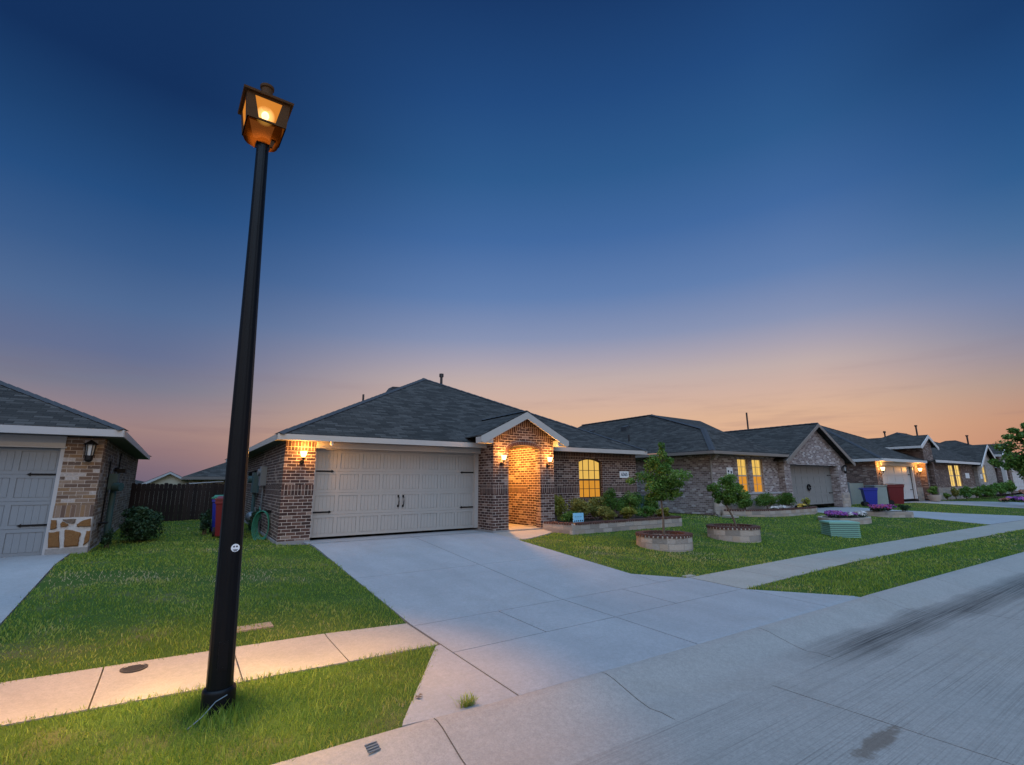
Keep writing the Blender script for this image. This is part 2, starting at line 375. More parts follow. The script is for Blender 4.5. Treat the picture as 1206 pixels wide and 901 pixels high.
M['mortar'] = paint('grey_mortar', (.36,.32,.28), .95, .2, 25, .4)
def stone_mat(name, a, b):
    t = NT(name); c = t.mix(t.noise(5, 4, .6), a, b); c = t.mix(t.math('MULTIPLY', t.noise(28, 6, .75), .9), c, tuple(x*.3 for x in a))
    t.bsdf(c, .9, t.noise(22, 6, .75), .9, .03, .15); return t.m
M['rock'] = stone_mat('brown_fieldstone', (.27,.14,.05), (.19,.105,.055)); M['rock_grey'] = stone_mat('grey_brown_fieldstone', (.19,.15,.12), (.15,.12,.10))
M['mortar_pale'] = paint('pale_rough_mortar', (.36,.36,.36), .95, .35, 22, .9)
M['blue_bin'] = paint('blue_bin_plastic', (.008,.02,.24), .4, .12, 5, 0, .4)
M['red_bin'] = paint('maroon_bin_plastic', (.12,.006,.010), .4, .12, 5, 0, .4)
M['green_lid'] = paint('green_lid_plastic', (.02,.16,.09), .4, .12, 5)
M['rubber'] = paint('black_rubber', (.012,.012,.012), .8, .2, 10)
M['utility_green'] = paint('mint_green_enamel', (.17,.34,.28), .4, .1, 4, 0, .4)
M['utility_grey'] = paint('grey_green_enamel', (.19,.225,.21), .5, .12, 5)
M['teal'] = paint('weathered_teal_paint', (.035,.075,.08), .5, .25, 8)
M['meter_grey'] = paint('galvanised_grey', (.13,.16,.185), .4, .12, 8, 0, .5, .3)
M['hose'] = paint('green_garden_hose', (.025,.15,.10), .45, .25, 9)
M['white_plastic'] = paint('white_plastic', (.68,.68,.68), .4, .06, 8)
M['sign_white'] = paint('white_sign_face', (.66,.68,.70), .5, .05, 8)
M['ink'] = paint('dark_blue_ink', (.015,.028,.055), .6, .1, 10)
M['sign_blue'] = paint('light_blue_sign_face', (.22,.50,.68), .5, .12, 9)
M['cast_iron'] = paint('weathered_cast_iron', (.06,.055,.05), .7, .35, 30, .7, .4, .5)
M['straw'] = leafmat('dry_straw', [(.25,.17,.07),(.34,.25,.12)], .2)
M['terracotta'] = paint('pale_pot_clay', (.34,.28,.23), .8, .15, 10, .3)
M['flue'] = paint('dark_flue_metal', (.03,.03,.034), .45, .2, 10, 0, .5, .6)
M['shed_wall'] = paint('pale_siding', (.36,.35,.28), .8, .08, 3)
M['glow_shade'] = emit('lit_frosted_shade', (1, .66, .26), 6.0, transp=.35)
M['dark_glass'] = paint('unlit_lamp_glass', (.35,.38,.4), .2, .1, 9, 0, .5)
M['win_hi'] = emit('lit_blind_upper', (1.0, .60, .13), .84, .22, 3)
M['win_lo'] = emit('lit_blind_lower', (1.0, .42, .05), .72, .3, 5)
M['win_curtain'] = curtain_glow('lit_curtain', (1.0, .62, .14), .95, 30)
M['win_far'] = curtain_glow('lit_far_curtain', (1.0, .66, .18), 1.1, 9)
M['frame'] = paint('white_window_vinyl', (.36,.33,.28), .5, .05, 9)
M['frame_dark'] = paint('bronze_window_frame', (.05,.035,.02), .5, .05, 9)
M['entry_door'] = paint('brown_entry_door', (.10,.05,.025), .4, .2, 6)
def flowermat(name, cols): return leafmat(name, cols, .25)
M['fl_purple'] = flowermat('purple_blossom', [(.22,.05,.26),(.36,.10,.34),(.16,.05,.30),(.42,.12,.20)])
M['fl_mix'] = flowermat('mixed_blossom', [(.10,.05,.36),(.32,.06,.26),(.44,.08,.10),(.16,.06,.34)])
M['fl_white'] = flowermat('white_blossom', [(.55,.5,.5),(.68,.66,.62)])
M['fl_yellow'] = flowermat('yellow_blossom', [(.45,.28,.03),(.55,.38,.06),(.6,.5,.2)])
M['fl_orange'] = flowermat('rust_blossom', [(.30,.12,.08),(.36,.16,.10),(.25,.14,.10)])
def wood():
    t = NT('stained_cedar'); P = t.sep(t.pos())
    k = t.math('FLOOR', t.math('DIVIDE', P[0], .14)); r = t.n('ShaderNodeTexWhiteNoise', _noise_dimensions='1D'); t.l(k, r.inputs['W'])
    c = t.ramp(r.outputs[0], [(0, (.014,.009,.008)), (.5, (.022,.014,.012)), (1, (.034,.022,.018))])
    g = t.noise(1, 5, .7, t.comb(t.math('MULTIPLY', P[0], 40), P[1], t.math('MULTIPLY', P[2], 3)))
    t.bsdf(t.mix(t.math('MULTIPLY', g, .6), c, (.018,.011,.009)), .85, g, .5, .004, .2); return t.m
M['wood_fence'] = wood()
def pane(name, tint, fac):
    t = NT(name); tr = t.n('ShaderNodeBsdfTransparent', Color=tint); gl = t.n('ShaderNodeBsdfGlossy', Roughness=.12)
    mx = t.n('ShaderNodeMixShader', Fac=fac); t.l(tr.outputs[0], mx.inputs[1]); t.l(gl.outputs[0], mx.inputs[2]); t.l(mx.outputs[0], t.out.inputs[0]); return t.m
def amber_bowl():
    t = NT('amber_acrylic_bowl'); tr = t.n('ShaderNodeBsdfTransparent', Color=(.92,.70,.36,1)); d = t.n('ShaderNodeBsdfTranslucent', Color=(.014,.0048,.0012,1))
    mx = t.n('ShaderNodeMixShader', Fac=.80); t.l(tr.outputs[0], mx.inputs[1]); t.l(d.outputs[0], mx.inputs[2]); t.l(mx.outputs[0], t.out.inputs[0]); return t.m
M['bowl'] = amber_bowl()
def lantern_pane():
    t = NT('lit_amber_lantern_pane'); e = t.n('ShaderNodeEmission', Strength=1.15, Color=(1.0,.34,.045,1)); tr = t.n('ShaderNodeBsdfTransparent')
    mx = t.n('ShaderNodeMixShader', Fac=.45); t.l(e.outputs[0], mx.inputs[1]); t.l(tr.outputs[0], mx.inputs[2]); t.l(mx.outputs[0], t.out.inputs[0]); return t.m
M['lantern_pane'] = lantern_pane()
def bulb_glow_mat():
    t = NT('lit_bulb_glow'); lw = t.n('ShaderNodeLayerWeight', Blend=.5); e = t.n('ShaderNodeEmission', Strength=2.6, Color=(1.0,.62,.22,1)); tr = t.n('ShaderNodeBsdfTransparent')
    mx = t.n('ShaderNodeMixShader'); t.l(t.math('MULTIPLY', t.math('POWER', t.math('SUBTRACT', 1, lw.outputs['Facing']), 2.2), .7), mx.inputs[0]); t.l(tr.outputs[0], mx.inputs[1]); t.l(e.outputs[0], mx.inputs[2]); t.l(mx.outputs[0], t.out.inputs[0]); return t.m
M['bulb_glow'] = bulb_glow_mat()  # adds a soft glow, fading to clear at the rim
M['bulb'] = emit('lit_bulb', (1, .80, .45), 9)

# ------------------------------------------------------------------ terrain profile
GY = [-40, 3.2, 3.9, 6.4, 12, 40, 900]
GZ = [-1.62, -1.97, -1.85, -1.80, -1.38, -1.38, -1.38]
def g(x, y): return float(np.interp(y, GY, GZ))
def drape(mb, pts, off, skirt=0, grid=None):
    """flat outline laid on the terrain: cut at the slope breaks, lifted, optional slab edge"""
    bm = bmesh.new(); bm.faces.new([bm.verts.new((x, y, 0)) for x, y in pts])
    for yb in GY[1:-1]:
        bmesh.ops.bisect_plane(bm, geom=bm.verts[:]+bm.edges[:]+bm.faces[:], plane_co=(0, yb, 0), plane_no=(0, 1, 0), dist=1e-5)
    for f in bm.faces:
        if f.normal.z < 0: f.normal_flip()
    bm.verts.index_update()
    vs = [(v.co.x, v.co.y, g(v.co.x, v.co.y)+off) for v in bm.verts]
    fs = [tuple(v.index for v in f.verts) for f in bm.faces]
    b = len(mb.v); mb.add(vs, fs)
    if skirt:
        for e in bm.edges:
            if len(e.link_faces) == 1:
                a, c = e.verts[0].index, e.verts[1].index
                p, q = vs[a], vs[c]
                mb.add([p, q, (q[0], q[1], q[2]-skirt), (p[0], p[1], p[2]-skirt)], [(0, 1, 2, 3)])
    bm.free(); return mb

ground = MB()
drape(ground, [(-700, -39), (900, -39), (900, 899), (-700, 899)], -.09)
structure('ground', ground, M['soil'], fix=False)
# street: two slabs meeting at a joint
street = MB()
xs = [-60, -5.2, 5.08, 10.25, 15.6, 21, 27, 33, 40, 60, 200]
for a, b in zip(xs, xs[1:]):
    for y0, y1 in ((-8, -1.6), (-1.592, 3.06)):
        drape(street, [(a+.006, y0), (b-.006, y0), (b-.006, y1), (a+.006, y1)], 0, .05)
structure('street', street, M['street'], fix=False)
# rolled kerb: swept profile, lower at the driveways
def kerb_back(x): return float(np.interp(x, [-60, 1, 10, 18.3, 40, 200], [3.97, 3.95, 3.76, 3.52, 3.1, 2.2]))
def kerb_mesh():
    mb = MB(); cuts = [-60, -8, -3.2, .3, 1.9, 3.7, 6.4, 9.6, 12.25, 15.2, 18.3, 22, 26, 36, 50, 80, 200]
    prof = [(0, .0), (-.06, .005), (-.16, -.010), (-.30, -.05), (-.46, -.095), (-.6, -.122), (-.74, None), (-.95, None)]
    for a, b in zip(cuts, cuts[1:]):
        n = max(2, int((b-a)/.5)) if b < 60 else 4
        pts = []
        for i in range(n+1):
            x = a+.006+(b-a-.012)*i/n; yb = kerb_back(x)
            low = 0 if not (2.2 < x < 9.2) else 1
            top = -1.835 - .012*low
            pts.append([(x, yb+dy, top+dz if dz is not None else g(x, yb+dy)+(.012 if dy > -.8 else -.004)) for dy, dz in prof])
        m = len(prof)
        vs = [p for row in pts for p in row]
        fs = [(i*m+j, (i+1)*m+j, (i+1)*m+j+1, i*m+j+1) for i in range(n) for j in range(m-1)]
        mb.add(vs, fs)
        for row in (pts[0], pts[-1]):
            mb.poly(row + [(row[-1][0], row[-1][1], -2.05), (row[0][0], row[0][1], -2.05)])
        for i in range(n):
            p, q = pts[i][0], pts[i+1][0]; mb.quad(p, q, (q[0], q[1], -2.0), (p[0], p[1], -2.0))
    return mb
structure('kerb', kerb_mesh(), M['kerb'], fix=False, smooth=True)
# driveway of the main house: slabs with open joints
drive = MB()
def slab(x0, x1, y0, y1): drape(drive, [(x0+.007, y0+.006), (x1-.007, y0+.006), (x1-.007, y1-.006), (x0+.007, y1-.006)], 0, .07)
kb = kerb_back(5)+.012
for x0, x1 in ((2.72, 5.23), (5.23, 7.56)):
    slab(x0, x1, 6.3, 8.9); slab(x0, x1, 8.9, 12.42)
for x0, x1 in ((2.72, 4.02), (4.02, 5.23), (5.23, 6.55), (6.55, 8.36)): slab(x0, x1, 5.18, 6.3)
for x0, x1 in ((2.727, 5.223), (5.237, 8.353)): drape(drive, [(x0, kerb_back(x0)+.008), (x1, kerb_back(x1)+.008), (x1, 5.174), (x0, 5.174)], 0, .07)
drape(drive, [(8.367, 5.14), (8.367, kerb_back(8.4)+.008), (9.53, kerb_back(9.5)+.008)], 0, .07)
drape(drive, [(2.708, 5.48), (2.65, 5.47), (1.70, 4.06), (1.66, 3.985), (2.708, kb)], 0, .07)
drape(drive, [(7.56, 7.0), (7.567, 6.31), (8.3, 6.31)], 0, .05)
drape(drive, [(2.66, 12.43), (7.5, 12.43), (7.5, 13.2), (2.66, 13.2)], .012, .07)   # garage lip
structure('driveway', drive, M['drive'], fix=False)
walkway = MB()
drape(walkway, [(7.50, 12.41), (7.57, 10.9), (8.0, 10.95), (8.7, 11.25), (9.25, 11.55), (9.28, 12.08), (7.6, 12.08)], 0, .06)
structure('path', walkway, M['walk'], fix=False)
side = MB()
def strip(far, near, cuts):
    fx, fy = zip(*far); nx, ny = zip(*near)
    for a, b in zip(cuts, cuts[1:]):
        a2, b2 = a+.006, b-.006
        drape(side, [(a2, np.interp(a2, nx, ny)), (b2, np.interp(b2, nx, ny)), (b2, np.interp(b2, fx, fy)), (a2, np.interp(a2, fx, fy))], 0, .07)
strip([(-9, 6.9), (-1.2, 6.72), (.44, 6.62), (1.3, 6.62), (2.7, 6.44)], [(-9, 5.8), (-.94, 5.70), (.41, 5.60), (1.44, 5.55), (2.7, 5.50)], [-9, -6.5, -4.6, -3, -1.75, -.40, .72, 1.69, 2.70])
strip([(8.38, 6.28), (13.7, 6.38), (28, 6.18), (33, 5.98), (90, 4.2)], [(8.38, 5.16), (12.94, 5.35), (18.25, 5.27), (27.2, 5.0), (90, 3.2)], [8.38, 9.9, 11.4, 12.9, 14.4, 16, 17.6, 19.2, 20.8, 22.4, 24, 25.6, 27.2, 28.8, 31, 34, 38, 44, 52, 62, 90])
structure('sidewalk', side, M['walk'], fix=False)
odr = MB()
drape(odr, [(-6.6, 6.95), (-1.53, 6.76), (-1.57, 8.62), (-1.66, 13.75), (-6.8, 13.75)], 0, .06)
drape(odr, [(24.7, 12.75), (25.3, 11.0), (26.3, 10.2), (28.3, 8.7), (28.55, 6.24), (36.7, 5.88), (36.0, 6.8), (33.6, 8.4), (31.4, 10.6), (30.2, 12.75)], 0, .06)
drape(odr, [(37.0, 13.2), (40.2, 12.1), (43.6, 8.2), (46.5, 5.7), (66, 5.1), (58, 7.3), (50, 10.1), (44.6, 12.0), (44.6, 13.2)], 0, .06)
drape(odr, [(66.5, 12.5), (78, 5.0), (88, 5.0), (72.5, 12.5)], 0, .06)
drape(odr, [(-1.53, kerb_back(-2)+.02), (-1.53, 5.7), (-6.6, 5.75), (-6.6, kerb_back(-5)+.02)], 0, .06)
structure('driveway', odr, M['drive'], fix=False)

LAWNS = [
 ('left', [(-1.56, 8.62), (-1.52, 6.70), (.44, 6.60), (1.3, 6.60), (2.70, 6.42), (2.74, 7.3), (2.69, 12.4), (2.12, 12.84), (2.35, 23.4), (-1.38, 23.4), (-1.38, 13.78), (-1.63, 13.74)]),
 ('verge', [(-1.49, 5.77), (.41, 5.625), (1.44, 5.575), (2.70, 5.51), (1.68, 4.02), (1.66, 3.90), (-1.49, 3.90)]),
 ('farverge', [(-60, 5.7), (-6.65, 5.72), (-6.65, 4.0), (-60, 4.0)]),
 ('farleft', [(-60, 6.9), (-6.75, 6.9), (-6.75, 13.6), (-60, 13.6)]),
 ('right', [(7.54, 10.88), (7.53, 7.02), (8.31, 6.29), (8.6, 6.25), (13.7, 6.36), (28.5, 6.15), (28.25, 8.7), (26.2, 10.1), (25.2, 11.0), (24.6, 12.5), (18.8, 12.55), (18.8, 26), (14.6, 26), (14.55, 12.95), (14.5, 11.1), (9.55, 10.98), (9.3, 11.5), (8.72, 11.22), (8.0, 10.91)]),
 ('rverge', [(8.43, 5.17), (12.94, 5.365), (18.25, 5.285), (27.2, 5.015), (90, 3.1), (90, 2.75), (40, 3.05), (18.3, 3.47), (10, 3.71), (9.52, 3.72)]),
 ('strip', [(30.3, 12.6), (31.5, 10.6), (33.7, 8.45), (36.1, 6.8), (36.9, 5.95), (46.4, 5.66), (43.5, 8.15), (40.1, 12.05), (37, 13.1), (36.1, 26), (31, 26)]),
 ('far', [(44.7, 12.6), (44.7, 12.05), (50.1, 10.15), (58.1, 7.35), (66.1, 5.15), (77.8, 4.9), (66.4, 12.4)]),
]
lawn = MB()
for nm, pl in LAWNS: drape(lawn, pl, -.012)
structure('lawn', lawn, M['lawn'], fix=False)
back = MB(); drape(back, [(-60, 23.4), (120, 26), (300, 300), (-300, 300)], -.03)
structure('back_gardens', back, M['lawn'], fix=False)

# ------------------------------------------------------------------ scattered blades and leaves (numpy)
def fast_mesh(name, V, nper, mat, rnd, parent=None, loc=(0, 0, 0), tri=None):
    """V: (n*nper,3) vertices; tri: local faces of one element; one random value per element"""
    n = len(V)//nper; tri = np.asarray(tri); k, w = tri.shape
    F = (np.arange(n)[:, None, None]*nper + tri[None]).reshape(-1)
    me = bpy.data.meshes.new(name); me.vertices.add(len(V)); me.vertices.foreach_set('co', (V-np.asarray(loc)).astype(np.float32).ravel())
    me.loops.add(len(F)); me.loops.foreach_set('vertex_index', F.astype(np.int32))
    me.polygons.add(n*k); me.polygons.foreach_set('loop_start', np.arange(0, n*k*w, w, dtype=np.int32))
    try: me.polygons.foreach_set('loop_total', np.full(n*k, w, dtype=np.int32))
    except Exception: pass
    me.update(calc_edges=True)
    a = me.attributes.new('rnd', 'FLOAT', 'POINT'); a.data.foreach_set('value', np.repeat(rnd, nper).astype(np.float32))
    me.materials.append(mat); o = link(name, me, parent); return o
def inside(P, poly):
    x, y = P[:, 0], P[:, 1]; r = np.zeros(len(P), bool); n = len(poly); j = n-1
    for i in range(n):
        xi, yi = poly[i]; xj, yj = poly[j]
        c = ((yi > y) != (yj > y)) & (x < (xj-xi)*(y-yi)/(yj-yi+1e-12)+xi); r ^= c; j = i
    return r
def vnoise(P, s, seed):
    r = np.random.default_rng(seed); k = r.normal(size=(9, 2))*s; ph = r.uniform(0, 6.28, 9)
    return np.sin(P @ k.T + ph).sum(1)/4.2
HOLES = []   # (x, y, radius) kept clear of blades
def blades(poly, dens, seed, tall=1.0):
    r = np.random.default_rng(seed); poly = [(max(-12, min(70, x)), y) for x, y in poly]
    xs, ys = zip(*poly); x0, x1, y0, y1 = min(xs), max(xs), min(ys), max(ys)
    out = []
    step = 2.0
    for cx in np.arange(x0, x1, step):
        for cy in np.arange(y0, y1, step):
            d = math.hypot(cx+1, cy+1)
            if d > 80: continue
            n = int(dens(d)*step*step)
            if n < 1: continue
            P = np.stack([r.uniform(cx, min(cx+step, x1), n), r.uniform(cy, min(cy+step, y1), n)], 1)
            frac = (min(cx+step, x1)-cx)*(min(cy+step, y1)-cy)/(step*step)
            P = P[:max(1, int(n*frac))]
            out.append(P)
    P = np.concatenate(out); P = P[inside(P, poly)]
    for hx, hy, hr in HOLES: P = P[(P[:, 0]-hx)**2+(P[:, 1]-hy)**2 > hr*hr]
    kbv = np.interp(P[:, 0], [-60, 1, 10, 18.3, 40, 200], [3.97, 3.95, 3.76, 3.52, 3.1, 2.2]); P = P[(P[:, 1] > kbv-.004) | (P[:, 1] > 4.6)]
    bare = vnoise(P, 1.6, 5) + .5*vnoise(P, 5, 6)
    keep = (bare < .72) | (r.random(len(P)) < .35); P = P[keep]; bare = bare[keep]
    P = P+r.normal(0, .018, P.shape)*(1+2*(r.random(len(P)) < .08))[:, None]
    n = len(P); d = np.hypot(P[:, 0], P[:, 1])
    h = r.uniform(.026, .054, n)*(1+.35*vnoise(P, 3, 8))*tall
    w = r.uniform(.0022, .0042, n)*np.clip(d/5, 1, 5)
    a = r.uniform(0, 6.283, n); lean = r.uniform(.15, 1.0, n)*h; la = r.uniform(0, 6.283, n)
    z = np.interp(P[:, 1], GY, GZ)-.015
    B = np.stack([P[:, 0], P[:, 1], z], 1); S = np.stack([np.cos(a)*w, np.sin(a)*w, 0*w], 1); L = np.stack([np.cos(la)*lean, np.sin(la)*lean, 0*w], 1)
    U = np.stack([0*h, 0*h, h], 1)
    V = np.stack([B-S, B+S, B+S*.7+L*.35+U*.6, B-S*.7+L*.35+U*.6, B+L+U, B+L+U+S*.15], 1).reshape(-1, 3)
    rnd = np.clip(.38+.17*vnoise(P, 1.3, 21)+.10*vnoise(P, 6, 22)+r.normal(0, .16, n)+.6*np.clip(bare-.3, 0, 1), 0, 1)
    return V, rnd

def foliage(blobs, n, size, seed, flat=.0, up=0.0, aspect=.5):
    """leaf-sized faces in clumps; blobs: (x,y,z, rx,ry,rz, weight)"""
    r = np.random.default_rng(seed); bl = np.array([b[:6] for b in blobs]); wt = np.array([b[6] if len(b) > 6 else 1 for b in blobs], float); wt /= wt.sum()
    k = r.choice(len(bl), n, p=wt)
    dirs = r.normal(size=(n, 3)); dirs /= np.linalg.norm(dirs, axis=1)[:, None]
    rad = r.random(n)**.42
    P = bl[k, :3] + dirs*rad[:, None]*bl[k, 3:]
    N = dirs*.7 + r.normal(size=(n, 3))*.6; N[:, 2] += up; N /= np.linalg.norm(N, axis=1)[:, None]
    T = np.cross(N, r.normal(size=(n, 3))); T /= np.linalg.norm(T, axis=1)[:, None]+1e-9; Bt = np.cross(N, T)
    s = size*r.uniform(.6, 1.35, n)[:, None]
    V = np.stack([P-T*s, P-Bt*s*aspect+N*s*.12, P+T*s, P+Bt*s*aspect+N*s*.12], 1).reshape(-1, 3)
    rnd = np.clip(r.normal(.45, .22, n)+r.normal(0, .13, len(bl))[k], 0, 1)
    return V, rnd
QUAD = [[0, 1, 2, 3]]
def clumps(c, rad, n, seed, cr=.32, shell=.75):
    r = np.random.default_rng(seed); out = []
    for i in range(n):
        d = r.normal(size=3); d /= np.linalg.norm(d); q = r.uniform(.25, shell)
        s = r.uniform(.65, 1.25)*cr
        out.append((c[0]+d[0]*rad[0]*q, c[1]+d[1]*rad[1]*q, c[2]+d[2]*rad[2]*q, s*rad[0], s*rad[1], s*rad[2]*.85, s))
    return out
def shrub(name, c, rad, label, mat, seed, n=1500, size=.03, group=None, cat='shrub', nc=16, stems=True):
    t = thing(name, label, cat, (c[0], c[1], c[2]-rad[2]), group)
    V, rnd = foliage(clumps(c, rad, nc, seed, .4, .72), n, size, seed)
    o = fast_mesh('foliage', V, 4, mat, rnd, t, ORG[t.name], QUAD)
    if stems:
        mb = MB(); r = random.Random(seed)
        for i in range(5):
            mb.tube([(c[0]+r.uniform(-.05, .05), c[1]+r.uniform(-.05, .05), c[2]-rad[2]-.03), (c[0]+r.uniform(-.5, .5)*rad[0], c[1]+r.uniform(-.5, .5)*rad[1], c[2]+rad[2]*.2)], [.014, .006], 5)
        part('stem', mb, M['bark'], t)
    return t
def tree(name, base, trunk_pts, r0, crown_blobs, nleaf, size, label, mat, seed, group=None, limbs=9, cat='tree'):
    t = thing(name, label, cat, base, group)
    mb = MB(); n = len(trunk_pts); mb.tube(trunk_pts, [r0*(1-.6*i/(n-1)) for i in range(n)], 9)
    r = random.Random(seed)
    for i in range(limbs):
        b = crown_blobs[int(i*len(crown_blobs)/limbs)]
        k = r.uniform(.55, 1); a = Vector(trunk_pts[-2]).lerp(Vector(trunk_pts[-1]), k)
        e = Vector(b[:3]); mid = a.lerp(e, .5)+Vector((r.uniform(-.05, .05), r.uniform(-.05, .05), .05))
        mb.tube([a, mid, e], [r0*.34, r0*.22, r0*.08], 6)
    part('trunk', mb, M['bark'], t, smooth=True)
    V, rnd = foliage(crown_blobs, nleaf, size, seed)
    fast_mesh('crown', V, 4, mat, rnd, t, ORG[t.name], QUAD)
    return t

# ------------------------------------------------------------------ building pieces
def wall_x(mb, x0, x1, y, th, z0, ztop, openings=(), n=1, breaks=()):
    """wall facing -y from x0 to x1; ztop(x) top line; openings (a,b,zb,ztop_fn)"""
    if not callable(ztop): zt = ztop; ztop = lambda x: zt
    xs = {x0, x1, *breaks}
    for a, b, zb, fn in openings:
        m = 14 if callable(fn) else 1
        xs |= {a+(b-a)*i/m for i in range(m+1)}
    xs = sorted(x for x in xs if x0 <= x <= x1)
    def opening(x):
        for a, b, zb, fn in openings:
            if a < x < b: return a, b, zb, fn
        return None
    for a, b in zip(xs, xs[1:]):
        op = opening((a+b)/2); ta, tb = ztop(a+1e-6), ztop(b-1e-6)
        def pan(za0, zb0, za1, zb1):
            mb.quad((a, y, za0), (b, y, zb0), (b, y, zb1), (a, y, za1)); mb.quad((a, y+th, za0), (a, y+th, za1), (b, y+th, zb1), (b, y+th, zb0))
        if op is None: pan(z0, z0, ta, tb)
        else:
            f = op[3] if callable(op[3]) else (lambda x, q=op[3]: q)
            fa, fb = f(a), f(b)
            pan(fa, fb, ta, tb); mb.quad((a, y, fa), (a, y+th, fa), (b, y+th, fb), (b, y, fb))
            if op[2] > z0+1e-4:
                pan(z0, z0, op[2], op[2]); mb.quad((a, y, op[2]), (b, y, op[2]), (b, y+th, op[2]), (a, y+th, op[2]))
        mb.quad((a, y, ta), (b, y, tb), (b, y+th, tb), (a, y+th, ta))
    for x in (x0, x1): 
        zt = ztop(x+1e-6 if x == x0 else x-1e-6); mb.quad((x, y, z0), (x, y, zt), (x, y+th, zt), (x, y+th, z0))
    for a, b, zb, fn in openings:
        f = fn if callable(fn) else (lambda x, q=fn: q)
        for x in (a, b):
            if x0 < x < x1: mb.quad((x, y, zb), (x, y, f(x)), (x, y+th, f(x)), (x, y+th, zb))
    return mb
def hip(x0, x1, y0, y1, ze, p, th=.03):
    w = min(x1-x0, y1-y0)/2; zr = ze+p*w; mb = MB()
    A, B_, Cc, D = (x0, y0, ze), (x1, y0, ze), (x1, y1, ze), (x0, y1, ze)
    if x1-x0 <= y1-y0: r0, r1 = ((x0+x1)/2, y0+w, zr), ((x0+x1)/2, y1-w, zr)
    else: r0, r1 = (x0+w, (y0+y1)/2, zr), (x1-w, (y0+y1)/2, zr)
    if x1-x0 <= y1-y0: mb.poly([A, B_, r0]); mb.poly([B_, Cc, r1, r0]); mb.poly([Cc, D, r1]); mb.poly([D, A, r0, r1]); hips = [(A, r0), (B_, r0), (Cc, r1), (D, r1), (r0, r1)]
    else: mb.poly([A, B_, r1, r0]); mb.poly([B_, Cc, r1]); mb.poly([Cc, D, r0, r1]); mb.poly([D, A, r0]); hips = [(A, r0), (D, r0), (B_, r1), (Cc, r1), (r0, r1)]
    mb.poly([(x, y, ze-.02) for x, y, _ in (A, D, Cc, B_)])
    for p_, q in ((A, B_), (B_, Cc), (Cc, D), (D, A)): mb.quad(p_, q, (q[0], q[1], ze-.02), (p_[0], p_[1], ze-.02))
    return mb, hips
def ridge_caps(lines):
    mb = MB()
    for a, b in lines:
        a, b = Vector(a), Vector(b); d = (b-a); L = d.length; d.normalize(); s = d.cross(Vector((0, 0, 1))).normalized(); u = s.cross(d)
        n = max(1, int(L/.3))
        for i in range(n):
            p, q = a+d*(L*i/n), a+d*(L*(i+1)/n+.03)
            mb.add([p+s*.13-u*.028, p+u*.022, p-s*.13-u*.028, q+s*.13-u*.016, q+u*.034, q-s*.13-u*.016], [(0, 1, 4, 3), (1, 2, 5, 4), (0, 3, 5, 2), (0, 2, 1), (3, 4, 5)])
    return mb
def gable(xc, half, yf, yb, zp, slope, th=.03):
    mb = MB(); ze = zp-slope*half
    for s in (-1, 1):
        a = [(xc, yf, zp), (xc+s*half, yf, ze), (xc+s*half, yb, ze), (xc, yb, zp)]
        mb.poly(a); mb.poly([(x, y, z-th) for x, y, z in a][::-1])
        for i in range(4):
            p, q = a[i], a[(i+1) % 4]; mb.quad(p, q, (q[0], q[1], q[2]-th), (p[0], p[1], p[2]-th))
    return mb
def rake(xc, half, yf, zp, slope, depth=.16, th=.03, ret=0):
    mb = MB(); ze = zp-slope*half; dz = -.032
    for s in (-1, 1):
        mb.prism([(xc, yf, zp+dz), (xc+s*half, yf, ze+dz), (xc+s*half, yf, ze+dz-depth*.75), (xc+s*(half-.12), yf, ze+dz-depth), (xc, yf, zp+dz-depth*1.1)], (0, th, 0))
        if ret: mb.box(min(xc+s*half, xc+s*(half-ret)), max(xc+s*half, xc+s*(half-ret)), yf+th+.002, yf+th+.28, ze+dz-depth*.95, ze+dz-.01)
    return mb
